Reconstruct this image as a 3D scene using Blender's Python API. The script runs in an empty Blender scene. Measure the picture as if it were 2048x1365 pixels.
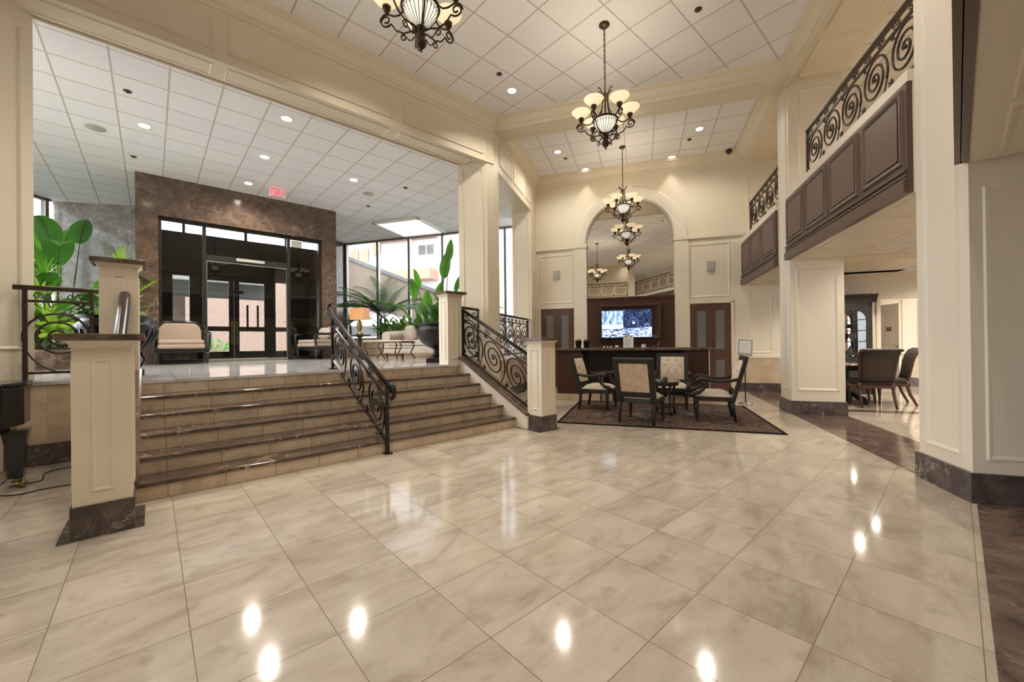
import bpy, math, random
from mathutils import Vector, Matrix, Euler
PI = math.pi
sc = bpy.context.scene
COL = sc.collection
rnd = random.Random(7)

# ------------------------------------------------------------------ camera
F_PX, TH, PIT, ROL, EYE = 801.506, 0.313844, -0.00398232, -0.0109862, 1.27
BE = TH + PI / 6
cp, sp, cr, sr = math.cos(PIT), math.sin(PIT), math.cos(ROL), math.sin(ROL)
Rm = Matrix(((cr, -sr, 0), (sr, cr, 0), (0, 0, 1))) @ Matrix(((1, 0, 0), (0, cp, -sp), (0, sp, cp)))
def _ax(r): return Vector((r[0], r[2], -r[1]))
cam = bpy.data.cameras.new('camera'); cam.sensor_fit = 'HORIZONTAL'; cam.sensor_width = 36
cam.lens = F_PX / 2048 * 36; cam.clip_start = 0.05; cam.clip_end = 300
co = bpy.data.objects.new('camera', cam); COL.objects.link(co)
xx, yy, zz = _ax(Rm[0]), -_ax(Rm[1]), -_ax(Rm[2])
co.matrix_world = Matrix(((xx[0], yy[0], zz[0], 0), (xx[1], yy[1], zz[1], 0), (xx[2], yy[2], zz[2], EYE), (0, 0, 0, 1)))
sc.camera = co

# ------------------------------------------------------------------ view, world, sun
sc.view_settings.view_transform = 'Standard'; sc.view_settings.look = 'None'
sc.view_settings.exposure = 0.33; sc.view_settings.gamma = 1.0; sc.view_settings.use_curve_mapping = False
try:
    sc.cycles.use_denoising = True; sc.cycles.max_bounces = 9; sc.cycles.diffuse_bounces = 5
    sc.cycles.glossy_bounces = 4; sc.cycles.transmission_bounces = 4; sc.cycles.transparent_max_bounces = 12
    sc.cycles.sample_clamp_indirect = 4.0; sc.cycles.caustics_reflective = False; sc.cycles.caustics_refractive = False
except Exception: pass
w = bpy.data.worlds.new('world'); sc.world = w; w.use_nodes = True
bg = w.node_tree.nodes['Background']; sky = w.node_tree.nodes.new('ShaderNodeTexSky')
sky.sky_type = 'HOSEK_WILKIE'; sky.turbidity = 3.0; sky.ground_albedo = 0.5
sky.sun_direction = Vector((-0.2, -0.6, 0.80)).normalized()
mixw = w.node_tree.nodes.new('ShaderNodeMix'); mixw.data_type = 'RGBA'; mixw.inputs[0].default_value = 0.75
w.node_tree.links.new(sky.outputs[0], mixw.inputs[6]); mixw.inputs[7].default_value = (0.93, 0.96, 1.0, 1)
w.node_tree.links.new(mixw.outputs[2], bg.inputs[0]); bg.inputs[1].default_value = 12.0
sun = bpy.data.lights.new('sun', 'SUN'); sun.energy = 3.0; sun.angle = 0.02; sun.color = (1, .96, .9)
so = bpy.data.objects.new('sun', sun); COL.objects.link(so)
so.rotation_euler = Vector((0.20, 0.60, -0.80)).to_track_quat('-Z', 'Y').to_euler()

# ------------------------------------------------------------------ frames
RA, RB = -TH, PI / 2 - BE
A0, A1 = Vector((math.cos(TH), -math.sin(TH), 0)), Vector((math.sin(TH), math.cos(TH), 0))
B0, B1 = Vector((math.sin(BE), math.cos(BE), 0)), Vector((-math.cos(BE), math.sin(BE), 0))
def WA(u, v, z=0): return A0 * u + A1 * v + Vector((0, 0, z))
def WB(u, v, z=0): return B0 * u + B1 * v + Vector((0, 0, z))
FR = {'W': 0.0, 'A': RA, 'B': RB}

# ------------------------------------------------------------------ room lights (sky portals at the windows; recessed lamps are with their fixtures)
def area(name, loc, target, sx, sy, power, col):
    l = bpy.data.lights.new(name, 'AREA'); l.shape = 'RECTANGLE'; l.size = sx; l.size_y = sy; l.energy = power; l.color = col
    o = bpy.data.objects.new(name, l); COL.objects.link(o); o.location = loc
    o.rotation_euler = (Vector(target) - Vector(loc)).to_track_quat('-Z', 'Y').to_euler(); return o
def portal(loc, aim, sx, sy):
    o = area('window_portal', loc, aim, sx, sy, 1, (1,1,1)); o.data.cycles.is_portal = True
portal(WA(-6.55, 12.1, 2.92), WA(-6.55, 0, 2.92), 7.3, 4.0)
portal(Vector((-11.5, 4.4, 2.92)), Vector((0, 4.4, 2.92)), 10.8, 4.0)
portal(Vector((-8.86, -2.5, 2.65)), Vector((0, -2.5, 2.65)), 5.6, 4.3)  # sky portal of the added left window, out of view
portal(WB(1.78, 13.7, 2.1), WB(1.78, 0, 2.1), 2.7, 2.4)
def spot(loc, power, ang=2.4, col=(1, .915, .79), r=0.05, blend=.7):
    l = bpy.data.lights.new('recessed_lamp', 'SPOT'); l.energy = power; l.spot_size = ang; l.spot_blend = blend
    l.shadow_soft_size = r; l.color = col
    o = bpy.data.objects.new('recessed_lamp', l); COL.objects.link(o); o.location = loc; return o
def bulb(loc, power, col=(1, .88, .70), r=0.06):
    l = bpy.data.lights.new('bulb', 'POINT'); l.energy = power; l.shadow_soft_size = r; l.color = col
    o = bpy.data.objects.new('bulb', l); COL.objects.link(o); o.location = loc; return o

# ------------------------------------------------------------------ mesh helper
class MB:
    def __init__(s): s.v = []; s.f = []; s.s = []; s.M = None
    def add(s, vs, fs, sm=False):
        k = len(s.v)
        s.v += [(s.M @ Vector(p)) if s.M else Vector(p) for p in vs]
        s.f += [tuple(i + k for i in f) for f in fs]; s.s += [sm] * len(fs); return s
    def box(s, x0, x1, y0, y1, z0, z1):
        return s.add([(x0,y0,z0),(x1,y0,z0),(x1,y1,z0),(x0,y1,z0),(x0,y0,z1),(x1,y0,z1),(x1,y1,z1),(x0,y1,z1)],
            [(0,3,2,1),(4,5,6,7),(0,1,5,4),(1,2,6,5),(2,3,7,6),(3,0,4,7)])
    def cbox(s, c, sx, sy, sz): return s.box(c[0]-sx/2,c[0]+sx/2,c[1]-sy/2,c[1]+sy/2,c[2]-sz/2,c[2]+sz/2)
    def prism(s, poly, z0, z1):
        n = len(poly); ar = sum(poly[i][0]*poly[(i+1)%n][1]-poly[(i+1)%n][0]*poly[i][1] for i in range(n))
        if ar < 0: poly = poly[::-1]
        vs = [(p[0],p[1],z0) for p in poly] + [(p[0],p[1],z1) for p in poly]
        return s.add(vs, [tuple(range(n-1,-1,-1)), tuple(range(n,2*n))] + [(i,(i+1)%n,n+(i+1)%n,n+i) for i in range(n)])
    def xprism(s, poly, x0, x1):      # poly in (y,z)
        n = len(poly); ar = sum(poly[i][0]*poly[(i+1)%n][1]-poly[(i+1)%n][0]*poly[i][1] for i in range(n))
        if ar < 0: poly = poly[::-1]
        vs = [(x0,p[0],p[1]) for p in poly] + [(x1,p[0],p[1]) for p in poly]
        return s.add(vs, [tuple(range(n-1,-1,-1)), tuple(range(n,2*n))] + [(i,(i+1)%n,n+(i+1)%n,n+i) for i in range(n)])
    def yprism(s, poly, y0, y1):      # poly in (x,z)
        n = len(poly); ar = sum(poly[i][0]*poly[(i+1)%n][1]-poly[(i+1)%n][0]*poly[i][1] for i in range(n))
        if ar < 0: poly = poly[::-1]
        vs = [(p[0],y0,p[1]) for p in poly] + [(p[0],y1,p[1]) for p in poly]
        return s.add(vs, [tuple(range(n)), tuple(range(2*n-1,n-1,-1))] + [((i+1)%n,i,n+i,n+(i+1)%n) for i in range(n)])
    def tube(s, pts, r, n=8, sm=True, flat=None):
        pts = [Vector(p) for p in pts]; m = len(pts)
        rs = r if isinstance(r, (list, tuple)) else [r]*m
        vs = []; up = None
        for i, p in enumerate(pts):
            t = (pts[min(i+1,m-1)] - pts[max(i-1,0)])
            if t.length < 1e-9: t = Vector((0,0,1))
            t.normalize()
            if up is None: up = Vector((0,0,1)) if abs(t.z) < .95 else Vector((1,0,0))
            a = t.cross(up)
            if a.length < 1e-6: a = t.cross(Vector((1,0.1,0)))
            a.normalize(); b = a.cross(t); up = b
            for k in range(n):
                q = 2*PI*k/n; fa, fb = (1,1) if flat is None else flat
                vs.append(p + a*(math.cos(q)*rs[i]*fa) + b*(math.sin(q)*rs[i]*fb))
        fs = [(i*n+k, i*n+(k+1)%n, (i+1)*n+(k+1)%n, (i+1)*n+k) for i in range(m-1) for k in range(n)]
        s.add(vs, fs, sm); k = len(s.v)-m*n
        s.f += [tuple(k+i for i in range(n-1,-1,-1)), tuple(k+(m-1)*n+i for i in range(n))]; s.s += [False, False]; return s
    def bar(s, p, q, wd, ht):         # rectangular bar p-q, ht vertical-ish
        p, q = Vector(p), Vector(q); t = (q-p).normalized()
        up = Vector((0,0,1)) if abs(t.z) < .98 else Vector((0,1,0))
        a = t.cross(up).normalized(); b = a.cross(t)
        c = [(-1,-1),(1,-1),(1,1),(-1,1)]
        vs = [e + a*(x*wd/2) + b*(y*ht/2) for e in (p,q) for x,y in c]
        return s.add(vs, [(0,1,2,3),(7,6,5,4),(0,4,5,1),(1,5,6,2),(2,6,7,3),(3,7,4,0)])
    def lathe(s, prof, n=24, c=(0,0,0), sm=True, sx=1, sy=1):
        m = len(prof); vs = []
        for r, z in prof:
            for k in range(n):
                a = 2*PI*k/n; vs.append((c[0]+r*math.cos(a)*sx, c[1]+r*math.sin(a)*sy, c[2]+z))
        fs = [(i*n+k, i*n+(k+1)%n, (i+1)*n+(k+1)%n, (i+1)*n+k) for i in range(m-1) for k in range(n)]
        s.add(vs, fs, sm); k = len(s.v)-m*n
        if prof[0][0] > 1e-4: s.f.append(tuple(k+i for i in range(n-1,-1,-1))); s.s.append(False)
        if prof[-1][0] > 1e-4: s.f.append(tuple(k+(m-1)*n+i for i in range(n))); s.s.append(False)
        return s
    def ball(s, c, r, n=12, sz=1): return s.lathe([(r*math.sin(PI*i/8)+1e-5, -r*sz*math.cos(PI*i/8)) for i in range(9)], n, c)
    def frame(s, o, ux, uz, wd, ht, nn, t=.035, d=.012):   # raised moulding ring
        o, ux, uz, nn = Vector(o), Vector(ux), Vector(uz), Vector(nn); vs = []
        for ins, h in ((0,0),(t*.25,d),(t*.6,d*.8),(t,0)):
            for a, b in ((ins,ins),(wd-ins,ins),(wd-ins,ht-ins),(ins,ht-ins)): vs.append(o+ux*a+uz*b+nn*h)
        fs = [(l*4+k, l*4+(k+1)%4, l*4+4+(k+1)%4, l*4+4+k) for l in range(3) for k in range(4)]
        if ux.cross(uz).dot(nn) < 0: fs = [f[::-1] for f in fs]
        return s.add(vs, fs)
    def sweep(s, prof, p, q, out):    # prof (out,dz) extruded p->q
        p, q, out = Vector(p), Vector(q), Vector(out); n = len(prof)
        vs = [e + out*a + Vector((0,0,b)) for e in (p,q) for a,b in prof]
        fs = [(i,(i+1)%n,n+(i+1)%n,n+i) for i in range(n)] + [tuple(range(n-1,-1,-1)), tuple(range(n,2*n))]
        return s.add(vs, fs)
    def build(s, name, mat, parent=None, fr=None, bev=0, sub=0, solid=0):
        me = bpy.data.meshes.new(name); me.from_pydata([tuple(p) for p in s.v], [], s.f)
        me.polygons.foreach_set('use_smooth', s.s); me.materials.append(mat)
        import bmesh
        bm = bmesh.new(); bm.from_mesh(me); bmesh.ops.recalc_face_normals(bm, faces=bm.faces); bm.to_mesh(me); bm.free(); me.update()
        o = bpy.data.objects.new(name, me); COL.objects.link(o)
        if parent: o.parent = parent
        if fr: o.rotation_euler = (0,0,FR[fr])
        if solid:
            m = o.modifiers.new('solid','SOLIDIFY'); m.thickness = solid; m.offset = 0
        if bev:
            m = o.modifiers.new('bevel','BEVEL'); m.width = bev; m.segments = 2; m.limit_method = 'ANGLE'; m.angle_limit = .6
        if sub:
            m = o.modifiers.new('sub','SUBSURF'); m.levels = sub; m.render_levels = sub
            for q in me.polygons: q.use_smooth = True
        return o
def thing(name, label, cat, loc=(0,0,0), rot=0, group=None):
    o = bpy.data.objects.new(name, None); COL.objects.link(o); o.location = loc; o.rotation_euler = (0,0,rot)
    o.empty_display_size = .1
    return tag(o, label, cat, group)
def tag(o, label, cat, group=None):
    o['label'] = label; o['category'] = cat
    if group: o['group'] = group
    return o
def struct(o, label=None):
    o['kind'] = 'structure'
    if label: o['label'] = label
    return o
def sthing(name, fr=None, loc=(0,0,0)):
    o = bpy.data.objects.new(name, None); COL.objects.link(o); o.location = loc; o['kind'] = 'structure'
    if fr: o.rotation_euler = (0,0,FR[fr])
    return o
def dup(root, loc, rot, label=None, group=None):
    r = root.copy(); COL.objects.link(r); r.location = loc; r.rotation_euler = (0,0,rot)
    if label: r['label'] = label
    if group: r['group'] = group
    for ch in list(root.children):
        c = ch.copy(); COL.objects.link(c); c.parent = r
        for g in list(ch.children):
            d = g.copy(); COL.objects.link(d); d.parent = c
    return r
# ------------------------------------------------------------------ materials
class NT:
    def __init__(s, name):
        s.m = bpy.data.materials.new(name); s.m.use_nodes = True; s.t = s.m.node_tree
        s.b = s.t.nodes['Principled BSDF']; s.out = s.t.nodes['Material Output']
    def n(s, ty, **k):
        q = s.t.nodes.new('ShaderNode'+ty)
        for a, b in k.items(): setattr(q, a, b)
        return q
    def l(s, a, b): s.t.links.new(a, b)
    def set(s, **k):
        for a, b in k.items():
            i = s.b.inputs[a.replace('_',' ')]
            if hasattr(b, 'is_output'): s.l(b, i)
            else: i.default_value = b if not (isinstance(b, tuple) and len(b) == 3) else (*b, 1)
    def coord(s): return s.n('TexCoord').outputs['Object']
    def math(s, op, a, b=None, c=None):
        q = s.n('Math', operation=op)
        for i, x in enumerate((a, b, c)):
            if x is None: continue
            if hasattr(x, 'is_output'): s.l(x, q.inputs[i])
            else: q.inputs[i].default_value = x
        return q.outputs[0]
    def vm(s, op, a, b=None):
        q = s.n('VectorMath', operation=op)
        for i, x in enumerate((a, b)):
            if x is None: continue
            if hasattr(x, 'is_output'): s.l(x, q.inputs[i])
            else: q.inputs[i].default_value = x
        return q.outputs[0]
    def noise(s, vec, scale, detail=4, rough=.55, dist=0):
        q = s.n('TexNoise'); q.inputs['Scale'].default_value = scale; q.inputs['Detail'].default_value = detail
        q.inputs['Roughness'].default_value = rough; q.inputs['Distortion'].default_value = dist
        if vec is not None: s.l(vec, q.inputs['Vector'])
        return q.outputs['Fac']
    def ramp(s, fac, stops, interp='LINEAR'):
        q = s.n('ValToRGB'); q.color_ramp.interpolation = interp
        el = q.color_ramp.elements
        while len(el) < len(stops): el.new(.5)
        for e, (p, c) in zip(el, stops): e.position = p; e.color = (*c, 1) if len(c) == 3 else c
        s.l(fac, q.inputs[0]); return q.outputs[0]
    def mix(s, f, a, b):
        q = s.n('Mix', data_type='RGBA')
        for i, x in ((0,f),(6,a),(7,b)):
            if hasattr(x, 'is_output'): s.l(x, q.inputs[i])
            else: q.inputs[i].default_value = x if not (isinstance(x, tuple) and len(x) == 3) else (*x, 1)
        return q.outputs[2]
    def bump(s, h, strength=.2, dist=.01):
        q = s.n('Bump'); q.inputs['Strength'].default_value = strength; q.inputs['Distance'].default_value = dist
        s.l(h, q.inputs['Height']); s.l(q.outputs[0], s.b.inputs['Normal'])
    def grid(s, vec, sx, sy, ox, oy, wd, axes='xy'):
        sep = s.n('SeparateXYZ'); s.l(vec, sep.inputs[0]); o = {'x':0,'y':1,'z':2}
        res = []; cells = []
        for ax, sz, of in ((axes[0],sx,ox),(axes[1],sy,oy)):
            q = s.math('DIVIDE', s.math('SUBTRACT', sep.outputs[o[ax]], of), sz)
            fr = s.math('FRACT', q); cells.append(s.math('FLOOR', q))
            e = s.math('MINIMUM', fr, s.math('SUBTRACT', 1.0, fr)); res.append(s.math('LESS_THAN', s.math('MULTIPLY', e, sz), wd))
        cb = s.n('CombineXYZ'); s.l(cells[0], cb.inputs[0]); s.l(cells[1], cb.inputs[1])
        return s.math('MAXIMUM', res[0], res[1]), cb.outputs[0]
    def cellrand(s, cell):
        q = s.n('TexWhiteNoise', noise_dimensions='3D'); s.l(cell, q.inputs['Vector']); return q.outputs['Value'], q.outputs['Color']

def plain(name, c, rough=.5, metal=0, spec=.5, var=0, scale=6, coat=0, sheen=0):
    t = NT(name); t.set(Roughness=rough, Metallic=metal, Specular_IOR_Level=spec)
    if coat: t.set(Coat_Weight=coat, Coat_Roughness=.1)
    if sheen: t.set(Sheen_Weight=sheen)
    if var:
        n = t.noise(t.coord(), scale, 4)
        t.set(Base_Color=t.ramp(n, [(.3, tuple(x*(1-var) for x in c)), (.7, tuple(min(1,x*(1+var)) for x in c))]))
    else: t.set(Base_Color=c)
    return t.m
def marble_tile(name, c1, c2, dark, size, off, grout, gw, rough, axes='xy', sx=None, veinscale=2.0, mottle=None, spec=.5, tint=.12):
    t = NT(name); v = t.coord(); sx = sx or size
    g, cell = t.grid(v, sx, size, off[0], off[1], gw, axes)
    rv, rc = t.cellrand(cell)
    vv = t.vm('ADD', v, t.vm('MULTIPLY', rc, (17., 23., 11.)))
    st = t.vm('MULTIPLY', vv, (1, 2.6, 1))
    n1 = t.noise(st, veinscale, 8, .62, .6)
    col = t.ramp(n1, [(.28, dark), (.45, c2), (.62, c1)])
    n2 = t.noise(vv, veinscale*3.2, 3, .5, .3)
    col = t.mix(t.ramp(n2, [(.60, (0,0,0)), (.70, (.5,.5,.5))]), col, dark)
    hsv = t.n('HueSaturation'); t.l(col, hsv.inputs['Color']); t.l(t.math('ADD', t.math('MULTIPLY', rv, tint), 1-tint/2), hsv.inputs['Value'])
    col = t.mix(g, hsv.outputs[0], grout)
    t.set(Base_Color=col, Roughness=rough, Specular_IOR_Level=spec)
    return t.m
def dark_marble(name, base, mid, vein, rough=.12, scale=5.0, vw=.012, spec=.5):
    t = NT(name); v = t.coord()
    n1 = t.noise(v, scale, 8, .65, .8)
    col = t.ramp(n1, [(.3, base), (.55, mid), (.75, tuple(x*1.5 for x in mid))])
    n2 = t.noise(v, scale*.8, 6, .6, 1.5)
    vein_f = t.ramp(t.math('ABSOLUTE', t.math('SUBTRACT', n2, .5)), [(0, (1,1,1)), (vw, (0,0,0))])
    n3 = t.noise(v, scale*.45, 2)
    vf = t.math('MULTIPLY', vein_f, t.ramp(n3, [(.5,(0,0,0)),(.62,(.8,.8,.8))]))
    col = t.mix(vf, col, vein); t.set(Base_Color=col, Roughness=rough, Specular_IOR_Level=spec); return t.m
def wood(name, c1, c2, rough=.35, scale=3, axis=2, spec=.5):
    t = NT(name); v = t.coord(); sc3 = [14,14,14]; sc3[axis] = 1.0
    st = t.vm('MULTIPLY', v, tuple(sc3)); n1 = t.noise(st, scale, 6, .6, .4)
    t.set(Base_Color=t.ramp(n1, [(.3,c1),(.7,c2)]), Roughness=rough, Specular_IOR_Level=spec); return t.m
def emit(name, c, s):
    t = NT(name); t.set(Base_Color=c, Emission_Color=c, Emission_Strength=s, Roughness=.4); return t.m
def ceil_tile(name, c, sx, sy, ox, oy, gw=.012, gc=(.55,.53,.5)):
    t = NT(name); v = t.coord(); g, cell = t.grid(v, sx, sy, ox, oy, gw); rv, _ = t.cellrand(cell)
    n = t.noise(v, 90, 2, .7); base = t.ramp(n, [(.35, tuple(x*.95 for x in c)), (.6, c)])
    hsv = t.n('HueSaturation'); t.l(base, hsv.inputs['Color']); t.l(t.math('ADD', t.math('MULTIPLY', rv, .06), .96), hsv.inputs['Value'])
    t.set(Base_Color=t.mix(g, hsv.outputs[0], gc), Roughness=.9, Specular_IOR_Level=.2); return t.m
def glass(name, tint=(.95,.97,.96), refl=1.0, rough=0.0):
    t = NT(name); tr = t.n('BsdfTransparent'); tr.inputs[0].default_value = (*tint, 1)
    gl = t.n('BsdfGlossy'); gl.inputs['Roughness'].default_value = rough; fr = t.n('Fresnel'); fr.inputs[0].default_value = 1.5
    mx = t.n('MixShader'); t.l(t.math('MULTIPLY', fr.outputs[0], refl), mx.inputs[0]); t.l(tr.outputs[0], mx.inputs[1]); t.l(gl.outputs[0], mx.inputs[2])
    t.l(mx.outputs[0], t.out.inputs[0]); return t.m

M = {}
M['cream'] = plain('cream_paint', (.74,.66,.525), .42, spec=.35)
M['cream_white'] = plain('white_paint', (.76,.69,.58), .4, spec=.35)
M['ceil_main'] = ceil_tile('ceiling_tile_main', (.86,.845,.85), .632, .637, 4.0, 3.185, .010, (.50,.46,.42))
M['ceil_bay'] = ceil_tile('ceiling_tile_bay', (.86,.845,.85), .63, .63, -.33, 9.385, .010, (.50,.46,.42))
M['ceil_hall'] = ceil_tile('ceiling_tile_hall', (.93,.915,.93), .578, .583, -.37, 8.67, .011, (.52,.49,.46))
M['ceil_room'] = ceil_tile('ceiling_tile_room', (.80,.76,.70), .6, .6, 0.1, 0.2, .011, (.45,.4,.34))
M['floor'] = marble_tile('beige_marble_floor', (.55,.48,.40), (.475,.405,.33), (.35,.285,.225), .472, (.124,.412), (.25,.185,.13), .0022, .09, sx=.478, tint=.14)
M['hall_floor'] = marble_tile('grey_marble_floor', (.66,.65,.64), (.56,.55,.55), (.38,.37,.37), .583, (-.37,8.67), (.14,.13,.12), .003, .07, sx=.578)
M['riser'] = marble_tile('beige_riser_stone', (.62,.51,.38), (.54,.43,.31), (.40,.30,.20), .15, (.1,0), (.28,.20,.12), .003, .25, axes='xz', sx=.40, veinscale=3)
M['stone'] = marble_tile('beige_wall_stone', (.62,.50,.36), (.54,.42,.29), (.42,.31,.20), .225, (.1,.22), (.40,.30,.20), .002, .3, axes='xz', sx=.47, veinscale=3)
M['tread'] = dark_marble('dark_brown_marble_tread', (.045,.028,.02), (.10,.066,.05), (.62,.50,.38), .12, 4, .02)
M['dark_marble'] = dark_marble('dark_brown_marble', (.040,.025,.019), (.15,.105,.082), (.45,.36,.30), .12, 5, .014, spec=.22)
M['base_marble'] = dark_marble('dark_base_marble', (.045,.035,.032), (.10,.08,.075), (.50,.45,.41), .16, 6, .016, spec=.3)
M['portal'] = dark_marble('brown_portal_marble', (.050,.032,.023), (.115,.077,.055), (.50,.38,.28), .12, 5, .012)
M['grey_marble'] = dark_marble('grey_wall_marble', (.16,.145,.125), (.30,.28,.25), (.62,.60,.56), .10, 5, .02)
M['iron'] = plain('dark_bronze_iron', (.030,.022,.018), .28, .75, var=.25, scale=30)
M['iron_dull'] = plain('dull_bronze_iron', (.055,.038,.027), .45, .5, var=.3, scale=25)
M['bronze'] = plain('aged_bronze', (.06,.038,.022), .4, .7, var=.35, scale=40)
M['wood_dark'] = wood('dark_mahogany', (.042,.018,.012), (.068,.030,.020), .42, spec=.35)
M['wood_bal'] = wood('brown_balcony_wood', (.078,.045,.032), (.112,.068,.050), .38, 2.5)
M['wood_door'] = wood('door_wood', (.070,.032,.022), (.105,.050,.035), .35)
M['wood_black'] = wood('black_brown_wood', (.016,.012,.010), (.028,.020,.016), .42, spec=.3)
M['wood_red'] = wood('red_brown_wood', (.060,.025,.015), (.095,.042,.026), .3)
M['black'] = plain('black_lacquer', (.007,.007,.008), .18, 0, coat=.25)
M['black_satin'] = plain('black_satin', (.008,.008,.008), .38, spec=.35)
M['black_matte'] = plain('black_matte', (.012,.012,.012), .6)
M['black_frame'] = plain('black_door_metal', (.020,.019,.018), .35, .3)
M['fabric'] = plain('cream_fabric', (.42,.35,.28), .85, var=.06, scale=60, sheen=.2)
M['fabric_grey'] = plain('greige_fabric', (.50,.44,.39), .85, var=.08, scale=40, sheen=.2)
M['fabric_peach'] = plain('peach_fabric', (.35,.265,.205), .85, var=.05, scale=50, sheen=.2)
M['fabric_light'] = plain('light_seat_fabric', (.50,.44,.36), .8, var=.05, scale=60, sheen=.2)
M['leather'] = plain('dark_brown_leather', (.026,.017,.013), .5, var=.2, scale=30)
M['chrome'] = plain('brushed_steel', (.55,.54,.52), .25, 1)
M['brass'] = plain('aged_brass', (.30,.22,.09), .3, 1)
M['steel_dark'] = plain('anodised_mullion', (.09,.085,.082), .4, .6)
M['mullion'] = plain('grey_brown_mullion', (.16,.145,.13), .45, .4)
M['white'] = plain('white_plastic', (.82,.82,.80), .45)
M['grey'] = plain('grey_plastic', (.40,.39,.37), .5)
M['speaker'] = plain('speaker_grille', (.42,.385,.34), .6)
M['paper'] = plain('white_paper', (.80,.79,.77), .7)
M['ink'] = plain('grey_ink', (.35,.34,.34), .7)
M['soil'] = plain('dark_soil', (.035,.025,.017), .9, var=.4, scale=40)
M['glass'] = glass('window_glass', (.96,.97,.97), .8)
M['glass_ent'] = glass('tinted_entrance_glass', (.80,.81,.80), 1.0)
M['frost'] = plain('smoky_door_glass', (.16,.155,.14), .12)
M['mirror'] = plain('mirror_silver', (.80,.78,.74), .01, 1)
M['lamp_disc'] = emit('lit_lamp_lens', (1,.90,.72), 14)
M['skylight'] = emit('daylit_acrylic', (.90,.96,1.0), 1.0)
M['exit_red'] = emit('exit_red', (1,.06,.10), 1.6)
M['shade'] = None
def shade_mat(name, c, s, edge, base=(.85,.72,.48)):
    t = NT(name); lw = t.n('LayerWeight'); lw.inputs[0].default_value = .35
    col = t.ramp(lw.outputs['Facing'], [(0, c), (1, edge)])
    t.set(Base_Color=base, Roughness=.35, Emission_Color=col, Emission_Strength=s); return t.m
M['shade'] = shade_mat('amber_glass_shade', (1,.86,.58), .6, (.95,.66,.30))
M['bowl'] = shade_mat('lit_bowl_glass', (1,.95,.82), .75, (1,.86,.6))
M['lampshade'] = shade_mat('lit_linen_shade', (1,.50,.20), .28, (.8,.36,.14), (.42,.20,.08))
def leafmat(name, c1, c2, sc=3):
    t = NT(name); n = t.noise(t.coord(), sc, 3)
    t.set(Base_Color=t.ramp(n, [(.3,c1),(.7,c2)]), Roughness=.35, Specular_IOR_Level=.5)
    tl = t.n('BsdfTranslucent'); tl.inputs[0].default_value = (c2[0]*1.6, c2[1]*1.5, c2[2]*.9, 1)
    mx = t.n('MixShader'); mx.inputs[0].default_value = .35
    t.l(t.b.outputs[0], mx.inputs[1]); t.l(tl.outputs[0], mx.inputs[2]); t.l(mx.outputs[0], t.out.inputs[0]); return t.m
M['leaf'] = leafmat('bright_green_leaf', (.035,.125,.015), (.085,.25,.03))
M['leaf_dark'] = leafmat('dark_green_leaf', (.018,.07,.012), (.045,.15,.028))
M['leaf_yel'] = leafmat('yellow_green_leaf', (.09,.21,.025), (.22,.36,.06))
M['palm'] = leafmat('grey_green_palm', (.035,.10,.035), (.10,.22,.085))
M['flower'] = plain('white_petal', (.80,.76,.62), .6)
M['stem'] = plain('green_stem', (.07,.11,.03), .6)
def damask():
    t = NT('damask_fabric'); v = t.coord(); sep = t.n('SeparateXYZ'); t.l(v, sep.inputs[0])
    ax = t.math('ABSOLUTE', sep.outputs[0]); cb = t.n('CombineXYZ'); t.l(ax, cb.inputs[0]); t.l(sep.outputs[2], cb.inputs[1])
    n = t.noise(cb.outputs[0], 11, 3, .5, 1.2); d = t.math('ABSOLUTE', t.math('SUBTRACT', n, .5))
    col = t.ramp(d, [(.012,(.30,.24,.19)),(.035,(.66,.56,.43)),(.2,(.60,.49,.37))])
    t.set(Base_Color=col, Roughness=.75, Sheen_Weight=.2); return t.m
M['damask'] = damask()
def damask_back():
    t = NT('woven_back_fabric'); n = t.noise(t.coord(), 14, 5, .6, 1.0)
    t.set(Base_Color=t.ramp(n, [(.3,(.40,.29,.19)),(.55,(.52,.39,.27)),(.7,(.58,.45,.32))]), Roughness=.8, Sheen_Weight=.2); return t.m
M['damask_back'] = damask_back()
def rugmat():
    t = NT('persian_rug'); v = t.coord(); sep = t.n('SeparateXYZ'); t.l(v, sep.inputs[0])
    ax = t.math('SUBTRACT', 1.56, t.math('ABSOLUTE', sep.outputs[0])); ay = t.math('SUBTRACT', 1.23, t.math('ABSOLUTE', sep.outputs[1]))
    e = t.math('MINIMUM', ax, ay)
    vor = t.n('TexVoronoi'); vor.inputs['Scale'].default_value = 9; t.l(v, vor.inputs['Vector'])
    n = t.noise(v, 16, 5, .65, 2.0)
    field = t.ramp(t.math('ADD', t.math('MULTIPLY', n, .75), t.math('MULTIPLY', vor.outputs['Distance'], .25)),
        [(.30,(.012,.010,.012)),(.42,(.045,.024,.02)),(.50,(.10,.075,.06)),(.56,(.04,.025,.026)),(.64,(.27,.22,.18))])
    bord = t.ramp(n, [(.35,(.03,.017,.012)),(.5,(.085,.052,.038)),(.65,(.24,.19,.14))])
    col = t.mix(t.math('LESS_THAN', e, .40), field, bord)
    col = t.mix(t.math('LESS_THAN', e, .045), col, (.010,.007,.006))
    t.set(Base_Color=col, Roughness=.95, Specular_IOR_Level=.1); t.bump(n, .3, .004); return t.m
M['rug'] = rugmat()
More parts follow.
